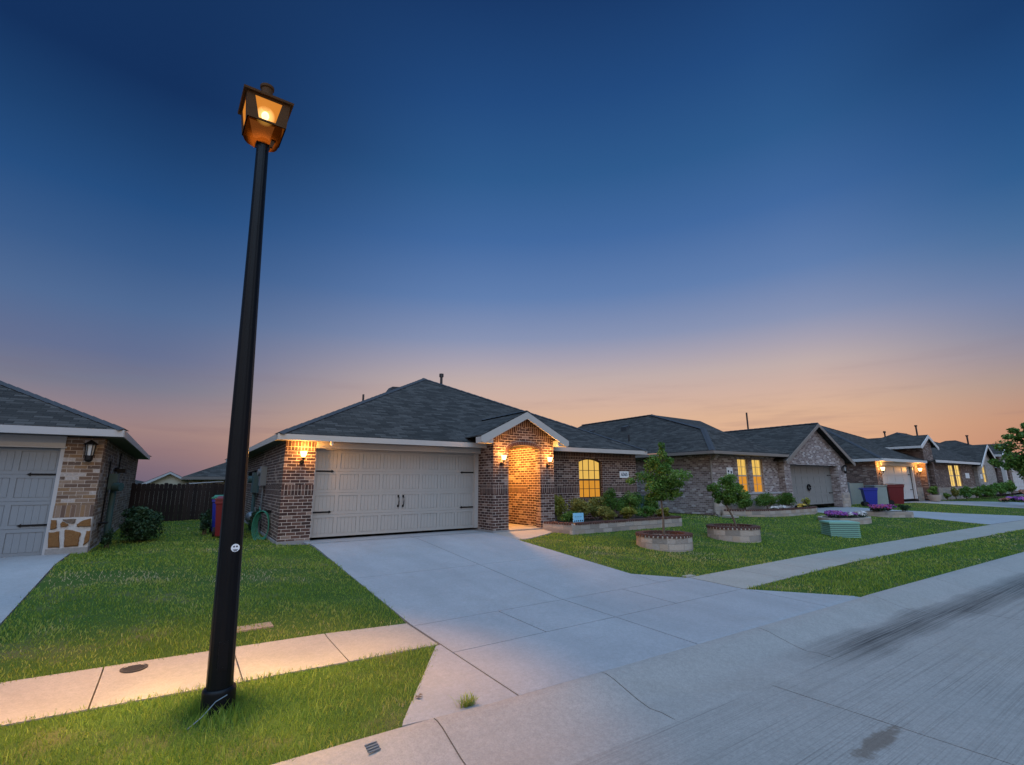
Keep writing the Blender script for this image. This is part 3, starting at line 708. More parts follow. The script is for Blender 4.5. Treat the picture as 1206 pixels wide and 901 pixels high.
def garage(root, x0, x1, y, z0, z1, mat, cols=8, rows=4, hinges=True, handles=True, fine=True, bead=True):
    mb = MB(); mb.box(x0, x1, y+.03, y+.07, z0, z1)
    rh = (z1-z0)/rows; cw = (x1-x0)/cols
    for r in range(rows):
        a, b = z0+r*rh+.003, z0+(r+1)*rh-.003
        mb.box(x0+.002, x1-.002, y+.012, y+.03, a, a+.07); mb.box(x0+.002, x1-.002, y+.012, y+.03, b-.07, b)
        for c in range(cols+1):
            xa = max(x0+.002, x0+c*cw-.045); xb = min(x1-.002, x0+c*cw+.045); mb.box(xa, xb, y+.0125, y+.0297, a+.07, b-.07)
        if bead:
            for c in range(cols):
                xa, xb = x0+c*cw+.055, x0+(c+1)*cw-.055; m = 5; w = (xb-xa)/m
                for i in range(m): mb.box(xa+i*w+.0022, xa+(i+1)*w-.0022, y+.021, y+.0295, a+.078, b-.078)
    d = part('garage_door', mb, mat, root)
    if hinges:
        for zf in (.75, .28):
            for s in (0, 1):
                h = MB(); zc = z0+(z1-z0)*zf; xa, xb = (x0+.01, x0+.40) if s == 0 else (x1-.40, x1-.01)
                h.box(xa, xb, y-.006, y+.011, zc-.018, zc+.018); xe = xb if s == 0 else xa; sg = 1 if s == 0 else -1
                h.prism([(xe-sg*.002, y-.008, zc-.036), (xe+sg*.06, y-.008, zc), (xe-sg*.002, y-.008, zc+.036)], (0, .018, 0))
                for q in (.06, .2): h.cyl(((xa if s == 0 else xb)+sg*q, y-.012, zc), ((xa if s == 0 else xb)+sg*q, y, zc), .01, n=8)
                part('hinge', h, M['iron'], d)
    if handles:
        xc = (x0+x1)/2; zc = z0+(z1-z0)*.385
        for s in (-1, 1):
            h = MB(); x = xc+s*.07
            h.tube([(x, y+.01, zc+.12), (x, y-.05, zc+.10), (x, y-.06, zc), (x, y-.05, zc-.10), (x, y+.01, zc-.12)], .014, 8)
            h.obox((x, y+.004, zc+.13), (.022, 0, 0), (0, .006, 0), (0, 0, .03)); h.obox((x, y+.004, zc-.13), (.022, 0, 0), (0, .006, 0), (0, 0, .03))
            part('handle', h, M['iron'], d)
    return d
LIGHTS = []
def lamp(parent, p, watts, col=(1, .43, .085), size=.05, smooth=.35, name='lamp_light', spot=None, rot=(0, 0, 0)):
    L = bpy.data.lights.new(name, 'SPOT' if spot else 'POINT'); L.energy = watts; L.color = col; L.shadow_soft_size = size
    if spot: L.spot_size, L.spot_blend = spot
    L.use_nodes = True; nt = L.node_tree; em = [n for n in nt.nodes if n.type == 'EMISSION'][0]
    fo = nt.nodes.new('ShaderNodeLightFalloff'); fo.inputs['Strength'].default_value = 1; fo.inputs['Smooth'].default_value = smooth
    nt.links.new(fo.outputs['Quadratic'], em.inputs['Strength'])
    o = bpy.data.objects.new(name, L); C.objects.link(o); o.parent = parent; o.location = Vector(p)-ORG[parent.name]; o.rotation_euler = rot; return o
def sconce(root, x, y, z, watts, lit=True, s=1.0):
    """wall lamp on a wall facing -y: oval plate, curved arm below, flared shade open at the top"""
    mb = MB(); mb.cyl((x, y+.002, z-.16*s), (x, y-.022, z-.16*s), .055*s, .045*s, 14)
    mb.tube([(x, y-.015, z-.16*s), (x, y-.08*s, z-.20*s), (x, y-.135*s, z-.16*s), (x, y-.14*s, z-.08*s)], .012*s, 8)
    mb.cyl((x, y-.14*s, z-.10*s), (x, y-.14*s, z-.05*s), .02*s, .05*s, 12); mb.sphere((x, y-.14*s, z-.115*s), .018*s, 8, 6)
    b = part('wall_lamp', mb, M['iron'], root, smooth=True)
    sh = MB(); sh.lathe((x, y-.14*s, z), [(.04*s, -.05*s), (.055*s, -.02*s), (.07*s, .04*s), (.085*s, .09*s)], 16, cap0=True)
    part('lamp_shade', sh, M['glow_shade'], b, smooth=True)
    if lit: lamp(b, (x, y-.14*s, z+.05*s), watts, smooth=.06, size=.04)
    return b
def lantern_lamp(root, x, y, z, s=1.0):
    mb = MB(); mb.box(x-.03*s, x+.03*s, y-.02, y+.002, z-.12*s, z+.06*s); mb.tube([(x, y-.01, z+.0), (x, y-.09*s, z+.10*s), (x, y-.13*s, z+.155*s)], .012*s, 6)
    cy = y-.13*s
    mb.lathe((x, cy, z), [(.0, .17*s), (.11*s, .085*s), (.11*s, .075*s), (.075*s, .08*s)], 6); mb.lathe((x, cy, z), [(.058*s, -.12*s), (.062*s, -.20*s), (.03*s, -.235*s), (0, -.24*s)], 6)
    for i in range(6):
        a = 2*math.pi*i/6; mb.cyl((x+.06*s*math.cos(a), cy+.06*s*math.sin(a), z-.13*s), (x+.075*s*math.cos(a), cy+.075*s*math.sin(a), z+.085*s), .008*s, n=5)
    b = part('wall_lamp', mb, M['iron'], root)
    part('lamp_glass', MB().lathe((x, cy, z), [(.05*s, -.125*s), (.062*s, .08*s)], 6), M['dark_glass'], b); return b
def window(root, x0, x1, y, z0, z1, arch=0, cols=4, rows=2, hi=None, lo=None, fm=None, sill=True, name='window'):
    """double hung sash: frame and muntins are one mesh, the two sashes' glass are sub-parts"""
    fm = fm or M['frame_dark']; zt = lambda x: z1+arch*(1-((x-(x0+x1)/2)/((x1-x0)/2))**2); zm = (z0+z1)/2
    mb = MB(); f = .035
    mb.box(x0, x0+f, y-.03, y+.03, z0, z1); mb.box(x1-f, x1, y-.03, y+.03, z0, z1); mb.box(x0+f, x1-f, y-.03, y+.03, z0, z0+f); mb.box(x0+f, x1-f, y-.04, y+.028, zm-.028, zm+.028)
    n = 12
    for i in range(n):
        a, b = x0+(x1-x0)*i/n, x0+(x1-x0)*(i+1)/n
        mb.prism([(a, y-.031, zt(a)-f-.002), (b, y-.031, zt(b)-f-.002), (b, y-.031, zt(b)), (a, y-.031, zt(a))], (0, .062, 0))
    for c in range(1, cols):
        x = x0+(x1-x0)*c/cols; mb.box(x-.009, x+.009, y-.012, y+.008, z0+f, zm-.028); mb.box(x-.009, x+.009, y-.012, y+.008, zm+.028, zt(x)-f)
    for k in range(1, rows):
        for a, b in ((z0+f, zm-.028), (zm+.028, z1)):
            z = a+(b-a)*k/rows; mb.box(x0+f, x1-f, y-.011, y+.007, z-.009, z+.009)
    w = part(name, mb, fm, root)
    part('pane', MB().box(x0+f*.5, x1-f*.5, y+.014, y+.024, z0+f*.5, zm), lo or M['win_lo'], w)
    up = MB()
    for i in range(n):
        a, b = x0+f*.5+(x1-x0-f)*i/n, x0+f*.5+(x1-x0-f)*(i+1)/n
        up.quad((a, y+.014, zm+.002), (b, y+.014, zm+.002), (b, y+.014, zt(b)-f*.5), (a, y+.014, zt(a)-f*.5))
    part('pane', up, hi or M['win_hi'], w, fix=False)
    if sill: part('sill', MB().box(x0-.05, x1+.05, y-.13, y+.02, z0-.075, z0-.003), M['soldier'], w)
    return w
def text_mesh(s, size, thick=.004):
    cu = bpy.data.curves.new('lettering', 'FONT'); cu.body = s; cu.size = size; cu.align_x = 'CENTER'; cu.align_y = 'CENTER'; cu.extrude = thick/2; cu.offset = size*.02
    o = bpy.data.objects.new('lettering', cu); C.objects.link(o); bpy.context.view_layer.update()
    dg = bpy.context.evaluated_depsgraph_get(); me = bpy.data.meshes.new_from_object(o.evaluated_get(dg)); bpy.data.objects.remove(o)
    mb = MB(); mb.add([v.co[:] for v in me.vertices], [tuple(p.vertices) for p in me.polygons]); bpy.data.meshes.remove(me); return mb
def plaque(root, x0, x1, y, z0, z1, s, size):
    p = part('house_number_plaque', MB().box(x0, x1, y-.03, y-.002, z0, z1), M['sign_white'], root)
    if s:
        tm = text_mesh(s, size); cx, cz = (x0+x1)/2, (z0+z1)/2
        part('lettering', MB().add([(cx+v[0], y-.033-v[2], cz+v[1]) for v in tm.v], tm.f), M['ink'], p, fix=False)
    return p
def pipe(root, x, y, z0, z1, r=.05, cap=True, name='vent_pipe', mat=None):
    mb = MB(); mb.cyl((x, y, z0), (x, y, z1), r, n=10)
    if cap: mb.cyl((x, y, z1-.14), (x, y, z1), r*1.7, n=10)
    mb.cyl((x, y, z0), (x, y, z0+.1), r*2.2, r*1.1, 10)
    return part(name, mb, mat or M['flue'], root, smooth=True)

# ================================================================== MAIN HOUSE
hm = thing('brick_house', 'dark brown brick house with cream two-car garage and glowing arched porch', 'house', (2.1, 12.9, -1.4))
w = MB(); zb = -1.33
w.foot([(2.08, 12.85), (2.80, 12.85), (2.80, 13.18), (2.09, 13.18)], zb, 1.03)
w.foot([(2.09, 13.18), (2.30, 13.18), (2.52, 27), (2.40, 27)], zb, 1.03)
arch = lambda x: .93+.19*math.sqrt(max(0, 1-((x-8.67)/.60)**2))
gt = lambda x: 1.98-.5*abs(x-8.66)
wall_x(w, 7.55, 9.80, 12.10, .24, zb, gt, [(8.08, 9.26, zb, arch)], breaks=[8.66])
w.box(7.55, 7.78, 12.34, 15.4, zb, 1.3); w.box(9.46, 9.80, 12.34, 15.4, zb, 1.3); w.box(7.78, 9.46, 14.9, 15.1, zb, 1.28)
warch = lambda x: .72+.12*(1-((x-12.175)/.56)**2)
wall_x(w, 9.80, 14.53, 12.95, .2, zb, 1.03, [(11.62, 12.73, -.54, warch)])
w.box(14.33, 14.53, 13.15, 27, zb, 1.03); w.box(2.45, 14.5, 26.8, 27, zb, 1.03)
w.box(7.2, 7.55, 13.25, 13.4, zb, 1.03)
wall = part('wall', w, M['brick'], hm, fix=True)
fo = MB()
fo.foot([(2.06, 12.83), (2.81, 12.83), (2.81, 13.18), (2.07, 13.18)], -1.52, zb); fo.foot([(2.05, 13.18), (2.3, 13.18), (2.5, 27), (2.38, 27)], -1.5, zb)
fo.box(7.53, 8.09, 12.08, 13.3, -1.5, zb); fo.box(9.25, 9.82, 12.08, 13.0, -1.5, zb); fo.box(9.82, 14.55, 12.93, 13.2, -1.5, zb); fo.box(14.32, 14.55, 13.2, 27, -1.5, zb)
part('foundation', fo, M['foundation'], hm)
pf = MB(); pf.box(8.092, 9.248, 12.12, 12.5, -1.5, -1.345); pf.box(7.78, 9.46, 12.5, 14.9, -1.5, -1.343)
part('porch_floor', pf, M['walk'], hm)
part('porch_ceiling', MB().box(7.78, 9.46, 12.36, 14.9, 1.20, 1.24), M['trim'], hm)
so = MB()      # soldier course and gable band, a few mm proud
e = .004; za, zc = -.27, -.03
so0 = MB(); so0.box(2.08-e, 2.80+e*0-.001, 12.85-e, 12.86, za, zc); so0.prism([(2.086, 12.85, za), (2.393, 26.6, za), (2.393, 26.6, zc), (2.086, 12.85, zc)], (-.004, 0, 0)); so0.box(2.09, 2.79, 12.85-e, 12.86, .80, 1.028); part('soldier_course', so0, M['soldier'], hm)
so.box(7.55-e, 8.079, 12.10-e, 12.11, za-.04, zc-.04); so.box(9.261, 9.80+e, 12.10-e, 12.11, za-.04, zc-.04); so.box(7.55-e, 7.56, 12.11, 12.85, za-.04, zc-.04); so.box(9.79, 9.80+e, 12.11, 12.94, za-.04, zc-.04)
so.box(9.81, 11.61, 12.95-e, 12.96, za-.08, zc-.08); so.box(12.74, 14.53+e, 12.95-e, 12.96, za-.08, zc-.08); so.box(9.455, 9.47, 13.05, 14.2, za-.04, zc-.04)
so.box(9.81, 11.55, 12.95-e, 12.96, .80, 1.028); so.box(12.8, 14.53, 12.95-e, 12.96, .80, 1.028)
for s in (-1, 1):
    so.prism([(8.66, 12.10-e, 1.93), (8.66+s*1.05, 12.10-e, 1.405), (8.66+s*1.05, 12.10-e, 1.16), (8.66, 12.10-e, 1.685)], (0, .008, 0))
    so.prism([(12.175, 12.945, .90), (12.175+s*.63, 12.945, .79), (12.175+s*.63, 12.945, 1.02), (12.175, 12.945, 1.02)], (0, .008, 0))
for k in range(len(so.v)//8):
    one = MB(); one.v = so.v[k*8:k*8+8]; one.f = [tuple(i-k*8 for i in f) for f in so.f if k*8 <= f[0] < k*8+8]; part('soldier_course', one, M['soldier'], hm)
ar = MB()
for i in range(23):       # ring of wedge bricks round the porch arch
    t0, t1 = math.pi*(i+.06)/23, math.pi*(i+.94)/23
    P = lambda t, k: (8.67-(.60+k)*math.cos(t), 12.10-.012, .93+(.19+k)*math.sin(t))
    ar.prism([P(t0, .004), P(t0, .115), P(t1, .115), P(t1, .004)], (0, .02, 0))
part('arch_brick', ar, M['capbrick'], hm)
part('arch_mortar', MB().prism([(8.67-(.60+.002)*math.cos(math.pi*i/20), 12.095, .93+(.19+.002)*math.sin(math.pi*i/20)) for i in range(21)]+[(8.67-(.60+.125)*math.cos(math.pi*i/20), 12.095, .93+(.19+.125)*math.sin(math.pi*i/20)) for i in range(20, -1, -1)], (0, .008, 0)), M['mortar'], hm)
roof, hips = hip(1.85, 14.69, 12.50, 27.4, 1.17, .5)
rf = part('roof', roof, M['roof'], hm, fix=False)
gm = gable(8.60, 1.62, 11.85, 14.6, 2.14, .5); pr = part('porch_roof', gm, M['roof'], hm)
part('ridge_cap', ridge_caps(hips), M['ridge'], rf); part('ridge_cap', ridge_caps([((8.60, 11.86, 2.14), (8.60, 14.4, 2.14))]), M['ridge'], pr)
pipe(rf, 8.95, 18.6, 3.9, 4.62, .055, name='flue_pipe'); pipe(rf, 5.15, 17.0, 2.75, 3.1, .035, False)
part('ridge_vent', MB().prism([(7.0, 20.4, 3.55), (7.9, 20.4, 3.55), (7.8, 20.4, 4.22), (7.45, 20.4, 4.20)], (0, .5, 0)), M['ridge'], rf)
fa = MB()
fa.box(1.85, 7.62, 12.485, 12.51, 1.02, 1.158); fa.box(9.80, 14.69, 12.485, 12.51, 1.02, 1.158); fa.box(1.835, 1.858, 12.50, 27.4, 1.02, 1.158); fa.box(14.68, 14.70, 12.512, 27.4, 1.02, 1.158)
part('fascia', fa, M['trim'], hm)
part('rake_board', rake(8.60, 1.62, 11.83, 2.14, .5, .19, .03, .42), M['trim'], pr)
sf = MB(); sf.box(1.86, 2.42, 12.515, 27.3, 1.028, 1.05); sf.box(2.42, 7.55, 12.512, 13.2, 1.031, 1.05); sf.box(9.8, 14.68, 12.512, 12.96, 1.031, 1.05); sf.box(14.5, 14.68, 12.96, 27, 1.031, 1.05)
part('soffit', sf, M['soffit'], hm)
gtrim = MB()
gtrim.box(2.80, 7.56, 12.83, 12.90, .87, 1.026); gtrim.box(2.80, 7.56, 12.80, 12.83, .985, 1.027); gtrim.box(7.43, 7.548, 12.95, 13.08, -1.30, .87); gtrim.box(2.802, 2.85, 12.97, 13.08, -1.30, .87); gtrim.box(2.80, 7.55, 12.97, 13.06, .845, .868)
part('garage_trim', gtrim, M['trim'], hm)
garage(hm, 2.85, 7.43, 13.03, -1.305, .845, M['door_cream'])
window(hm, 11.62, 12.73, 13.06, -.54, .72, .12, 4, 2)
plaque(hm, 13.62, 14.08, 12.95, .16, .40, '6365', .17)
for x, y, z in ((2.48, 12.85, .68), (7.83, 12.10, .70), (9.54, 12.10, .68)): sconce(hm, x, y, z, 165 if x < 3 else 120)
# things fixed to the side wall: meters, pipes, box, floodlight
sx = lambda y: 2.08+.32*(y-13.18)/13.8
em = MB(); y = 16.1; x = sx(y); em.box(x-.16, x, y-.17, y+.17, -.05, .50); em.cyl((x-.22, y, .33), (x-.15, y, .33), .10, n=16); em.cyl((x-.05, y, -.05), (x-.05, y, -1.4), .02, n=8)
part('electric_meter', em, M['meter_grey'], hm)
gb = MB(); y = 17.9; x = sx(y); gb.box(x-.18, x, y-.22, y+.22, -.28, .36); gb.cyl((x-.09, y, -.28), (x-.09, y, -1.42), .055, n=10); gb.cyl((x-.28, y+.25, .14), (x-.02, y+.25, .14), .11, n=14)
part('breaker_box', gb, M['teal'], hm)
part('gas_meter', MB().sphere((x-.2, 17.2, -1.0), (.16, .2, .17)).cyl((x-.1, 17.2, -1.4), (x-.1, 17.2, -.7), .03), M['meter_grey'], hm, smooth=True)
fl = MB(); y = 18.9; x = sx(y); fl.cyl((x, y, .40), (x-.06, y, .40), .06, n=10); fl.cyl((x-.05, y-.1, .38), (x-.2, y-.16, .33), .05, .07, 10); fl.cyl((x-.05, y+.1, .38), (x-.2, y+.16, .33), .05, .07, 10)
part('flood_light', fl, M['iron'], hm)
cam_ = MB(); cam_.cyl((3.10, 12.6, 1.03), (3.10, 12.6, .99), .035, n=12); cam_.sphere((3.10, 12.6, .965), .045)
part('security_camera', cam_, M['white_plastic'], hm, smooth=True)
door = MB(); door.box(7.84, 8.75, 14.84, 14.89, -1.34, .75)
for i in range(2):
    for j in range(3): door.box(7.92+i*.4, 8.26+i*.4, 14.825, 14.84, -1.22+j*.65, -.72+j*.65)
dd = part('front_door', door, M['entry_door'], hm); part('handle', MB().sphere((8.68, 14.80, -.35), .035), M['iron'], dd)
cl = part('porch_light', MB().lathe((8.55, 13.4, 1.14), [(.02, .06), (.13, .055), (.14, 0), (.08, -.05), (0, -.065)], 16), M['glow_shade'], hm, smooth=True)
lamp(cl, (8.5, 13.3, .98), 760, smooth=.5, size=.12)

# ================================================================== HOUSE ON THE LEFT
hl = thing('brick_house', 'tan mixed brick house with grey garage, fieldstone pier base and unlit lantern', 'house', (-1.5, 13.75, -1.45))
w = MB()
w.box(-2.02, -1.40, 13.72, 14.0, -1.36, .98); w.foot([(-1.60, 14.0), (-1.40, 14.0), (-1.40, 25), (-1.60, 25)], -1.36, .98); w.box(-13, -7.3, 13.72, 14.0, -1.36, .98); w.box(-7.3, -2.02, 13.77, 13.95, .76, .98); w.box(-13, -1.6, 24.8, 25, -1.36, .98)
part('wall', w, M['tan_brick'], hl)
part('soldier_course', MB().box(-2.023, -1.397, 13.715, 13.73, -.66, -.42), M['tan_soldier'], hl)
part('stone_base', MB().box(-2.03, -1.393, 13.70, 13.98, -1.27, -.665), M['mortar_pale'], hl)
for q in [[(-2.031, -0.698), (-1.943, -0.711), (-1.925, -0.869), (-2.017, -0.888)], [(-1.878, -0.777), (-1.853, -0.738), (-1.756, -0.803), (-1.762, -0.842), (-1.871, -0.849)], [(-1.861, -0.698), (-1.646, -0.692), (-1.657, -0.777), (-1.707, -0.79), (-1.836, -0.724)], [(-1.627, -0.803), (-1.547, -0.738), (-1.41, -0.688), (-1.393, -0.856), (-1.605, -0.856)], [(-2.031, -0.947), (-1.88, -0.934), (-1.828, -1.249), (-2.003, -1.242)], [(-1.802, -0.908), (-1.725, -0.908), (-1.534, -0.98), (-1.547, -1.105), (-1.544, -1.242), (-1.76, -1.249)], [(-1.45, -0.947), (-1.386, -0.947), (-1.382, -1.157), (-1.465, -1.236), (-1.461, -1.131)]]:
    sm_ = MB(); cx_, cz_ = sum(a for a, b in q)/len(q), sum(b for a, b in q)/len(q); n_ = len(q)
    dn = []
    for a, b in zip(q, q[1:]+q[:1]):
        for f_ in (0, .25, .5, .75): dn.append((a[0]+(b[0]-a[0])*f_+random.uniform(-.006, .006), a[1]+(b[1]-a[1])*f_+random.uniform(-.006, .006)))
    m_ = len(dn); sm_.add([(x, 13.701, z) for x, z in dn]+[(x, 13.682, z) for x, z in dn]+[(cx_+(x-cx_)*.86, 13.668, cz_+(z-cz_)*.86) for x, z in dn], [tuple(range(2*m_, 3*m_))]+[(k*m_+i, k*m_+(i+1) % m_, (k+1)*m_+(i+1) % m_, (k+1)*m_+i) for k in (0, 1) for i in range(m_)])
    part('stone', sm_, M['rock'] if cx_ < -1.75 or cz_ < -.9 or cx_ > -1.6 else M['rock_grey'], hl)
part('foundation', MB().box(-2.04, -1.385, 13.695, 14.0, -1.52, -1.27).box(-1.6, -1.385, 14.0, 25, -1.5, -1.36), M['foundation'], hl)
roof, hips = hip(-13.5, -1.06, 13.28, 25.4, 1.155, .46); rf = part('roof', roof, M['roof'], hl, fix=False)
part('ridge_cap', ridge_caps(hips), M['ridge'], rf)
part('fascia', MB().box(-13.5, -1.06, 13.262, 13.288, .995, 1.143).box(-1.072, -1.045, 13.288, 25.4, .995, 1.143), M['trim_grey'], hl)
part('soffit', MB().box(-1.60, -1.073, 13.29, 25.2, 1.0, 1.02).box(-13, -1.6, 13.29, 13.75, 1.0, 1.02), M['soffit'], hl)
part('garage_trim', MB().box(-7.3, -2.02, 13.69, 13.76, .77, .995).box(-7.3, -1.99, 13.67, 13.69, .745, .775).box(-2.085, -2.02, 13.72, 13.86, -1.42, .745), M['trim_grey'], hl)
garage(hl, -7.2, -2.085, 13.8, -1.40, .745, M['door_grey'])
lantern_lamp(hl, -1.60, 13.72, .74, 1.15)
ut = MB(); ut.box(-1.40, -1.22, 15.5, 15.95, -.12, .26); ut.cyl((-1.28, 15.7, -.12), (-1.28, 15.7, -1.4), .065, n=12); ut.cyl((-1.26, 15.5, -.06), (-1.12, 15.42, -.06), .1, n=14)
part('breaker_box', ut, M['teal'], hl)
part('conduit', MB().cyl((-1.375, 15.2, -.95), (-1.375, 15.2, .55), .014, n=6), M['iron'], hl); part('conduit', MB().cyl((-1.375, 17.4, -1.3), (-1.375, 17.4, .85), .014, n=6), M['iron'], hl); part('bracket', MB().box(-1.40, -1.25, 14.9, 15.3, -.9, -.87), M['iron'], hl)
fl = MB(); fl.cyl((-1.40, 16.6, .38), (-1.3, 16.6, .38), .05, n=10); fl.box(-1.34, -1.16, 16.45, 16.8, .30, .40)
part('flood_light', fl, M['iron'], hl)

# ================================================================== SECOND HOUSE (grey-brown brick)
h2 = thing('brick_house', 'grey-brown brick house with taupe garage under a steep front gable', 'house', (18.8, 12.6, -1.4))
w = MB(); zb = -1.36
wall_x(w, 18.8, 24.35, 12.6, .2, zb, 1.15, [(20.83, 21.66, -.5, 1.02), (22.0, 22.89, -.5, 1.04)])
w.box(18.8, 19.0, 12.8, 26, zb, 1.15); w.box(30.7, 30.9, 12.55, 26, zb, 1.15); w.box(19, 30.7, 25.8, 26, zb, 1.15)
gt2 = lambda x: 2.86-.535*abs(x-27.65)
wall_x(w, 24.25, 30.9, 12.3, .42, zb, gt2, [(24.85, 29.98, zb, .83)], breaks=[27.65])
part('wall', w, M['grey_brick'], h2)
sb = MB(); sb.box(18.77, 24.24, 12.54, 12.60, -1.42, -.56); part('stone_base', sb, M['limestone'], h2)
part('stone_ledge', MB().box(18.75, 24.24, 12.50, 12.598, -.56, -.49), M['trim_grey'], h2)
part('stone_base', MB().box(30.02, 30.93, 12.27, 12.299, -1.42, -.62), M['limestone'], h2)
rm = MB(); A = (18.28, 12.1, 1.30); P1 = (20.0, 13.62, 2.44); P2 = (22.0, 18.2, 3.76); Q1 = (21.77, 13.35, 2.19); E_ = (24.5, 12.1, 1.33)
rm.poly([A, P1, P2, (22.0, 24, 3.76), (18.28, 27, 1.30)]); rm.poly([A, E_, Q1, P1]); rm.poly([P1, Q1, (26.5, 18.2, 3.7), P2]); rm.poly([P2, (26.5, 18.2, 3.7), (26.5, 24, 3.7), (22.0, 24, 3.76)])
rm.poly([(22.0, 24, 3.76), (26.5, 24, 3.7), (30, 27, 1.3), (18.28, 27, 1.30)]); rm.poly([Q1, E_, (24.5, 15, 1.6), (26.5, 18.2, 3.7)])
rf2 = part('roof', rm, M['roof_brown'], h2, fix=False)
gm = gable(27.65, 3.75, 11.98, 20.5, 3.02, .535); gr2 = part('gable_roof', gm, M['roof_brown'], h2)
part('rake_board', rake(27.65, 3.75, 11.955, 3.02, .535, .15, .03), M['trim_taupe'], h2)
part('ridge_cap', ridge_caps([(A, P1), (P1, P2), (P2, (22.0, 24, 3.76))]), M['ridge'], rf2); part('ridge_cap', ridge_caps([((27.65, 12.0, 3.02), (27.65, 20.4, 3.02))]), M['ridge'], gr2)
gu = MB(); gu.box(18.2, 18.29, 12.0, 26.5, 1.15, 1.275); gu.box(18.29, 24.3, 12.0, 12.1, 1.15, 1.275); part('gutter', gu, M['trim_taupe'], h2)
part('soffit', MB().box(18.3, 19.0, 12.11, 26, 1.152, 1.17).box(19, 24.25, 12.11, 12.62, 1.152, 1.17), M['soffit'], h2)
ds = MB(); ds.tube([(18.55, 12.05, 1.18), (18.6, 12.3, 1.02), (18.74, 12.55, .90), (18.745, 12.555, -1.25), (18.6, 12.3, -1.40), (18.45, 12.0, -1.42)], .045, 8)
part('downspout', ds, M['trim_taupe'], h2, smooth=True)
garage(h2, 24.86, 29.97, 12.70, -1.18, .82, M['door_taupe'], handles=False)
part('wreath', MB().tube([(27.3+.14*math.cos(a*.55), 12.675, -.30+.14*math.sin(a*.55)) for a in range(12)], .04, 6), M['iron'], h2)
for a, b in ((20.83, 21.66), (22.0, 22.89)): window(h2, a, b, 12.70, -.5, 1.03, 0, 2, 2, M['win_curtain'], M['win_lo'], M['frame'], sill=False)
plaque(h2, 19.92, 20.36, 12.6, .30, .62, '', .1)
part('number_mark', MB().box(19.97, 20.08, 12.563, 12.567, .40, .50), M['ink'], h2); part('number_mark', MB().box(20.18, 20.30, 12.563, 12.567, .38, .46), M['ink'], h2)
lantern_lamp(h2, 30.45, 12.3, .70, 1.2)
pipe(rf2, 40.9-11.4, 16.9, 2.0, 4.3, .05, False, mat=M['flue'])
pipe(rf2, 19.5, 17.74, 1.95, 2.45, .045, False); 
for y in (19.0, 21.8):
    zz = 1.3+.66*(20.85-18.28); part('roof_vent', MB().prism([(20.65, y, zz-.15), (21.0, y, zz+.08), (21.0, y, zz+.2), (20.65, y, zz+.08)], (0, .35, 0)), M['ridge'], rf2)
bx = part('side_gate', MB().box(16.3, 18.75, 16.2, 16.25, -1.4, -.62), M['teal'], h2)

# ================================================================== THIRD HOUSE (lit garage)
h3 = thing('brick_house', 'mottled brick house with tall lit entry gable and white garage', 'house', (36.2, 12.7, -1.2))
w = MB(); zb = -1.25
w.box(36.2, 37.0, 12.7, 13.0, zb, 1.30); w.box(36.2, 36.4, 13.0, 26, zb, 1.30); w.box(42.55, 43.6, 12.7, 13.0, zb, 1.3)
gt3 = lambda x: 3.14-.46*abs(x-44.52)
wall_x(w, 43.6, 45.45, 12.3, .2, zb, gt3, [(43.85, 45.2, zb, lambda x: 1.1+.25*math.sqrt(max(0, 1-((x-44.525)/.68)**2)))], breaks=[44.52])
w.box(43.6, 43.8, 12.5, 15.5, zb, 2.4); w.box(45.25, 45.45, 12.5, 15.5, zb, 2.4); w.box(43.8, 45.25, 15, 15.2, zb, 2.4)
wall_x(w, 45.45, 56.3, 12.7, .25, zb, 1.42, [(50.0, 51.3, -.45, 1.22), (51.5, 52.9, -.45, 1.25)])
w.box(56.1, 56.3, 12.95, 26, zb, 1.4)
part('wall', w, M['mottled_brick'], h3)
part('stone_base', MB().box(42.58, 43.59, 12.66, 12.699, zb-.2, -.45).box(45.46, 56.3, 12.66, 12.699, zb-.2, -.5), M['limestone'], h3)
roof, hips = hip(35.9, 48.2, 12.2, 27, 1.40, .5); rf3 = part('roof', roof, M['roof'], h3, fix=False)
part('ridge_cap', ridge_caps(hips), M['ridge'], rf3)
wr = MB(); wr.poly([(45.3, 12.2, 1.48), (57.2, 12.2, 1.56), (58.4, 16.4, 3.75), (48.3, 16.4, 3.55)]); wr.poly([(45.3, 12.2, 1.46), (57.2, 12.2, 1.54), (57.2, 16.4, 1.5), (48.3, 16.4, 1.5)][::-1])
part('roof', wr, M['roof'], h3, fix=False)
prf3 = part('porch_roof', gable(44.52, 1.8, 12.12, 19.5, 3.27, .46), M['roof'], h3)
part('rake_board', rake(44.52, 1.8, 12.08, 3.27, .46, .2, .04).box(42.68, 42.72, 12.125, 19.4, 2.26, 2.42), M['trim_white'], h3)
part('fascia', MB().box(35.9, 43.6, 12.16, 12.2, 1.22, 1.39).box(35.86, 35.9, 12.16, 27, 1.22, 1.39).box(45.46, 57.2, 12.16, 12.199, 1.32, 1.5), M['trim_white'], h3)
part('soffit', MB().box(35.92, 43.59, 12.21, 12.72, 1.235, 1.25).box(35.92, 36.4, 12.72, 26, 1.235, 1.25), M['trim_white'], h3)
part('garage_trim', MB().box(37.0, 42.6, 12.66, 12.72, .98, 1.23).box(42.4, 42.56, 12.72, 12.85, -1.2, .98), M['trim_white'], h3)
garage(h3, 37.02, 42.4, 12.88, -1.20, .98, M['door_white'], 4, 4, True, False, bead=False)
window(h3, 50.0, 51.3, 12.8, -.45, 1.22, 0, 2, 2, M['win_far'], M['win_far'], M['frame'], sill=False); window(h3, 51.5, 52.9, 12.8, -.45, 1.25, 0, 2, 2, M['win_far'], M['win_far'], M['frame'], sill=False)
plaque(h3, 53.9, 54.9, 12.7, .20, .62, '', .1)
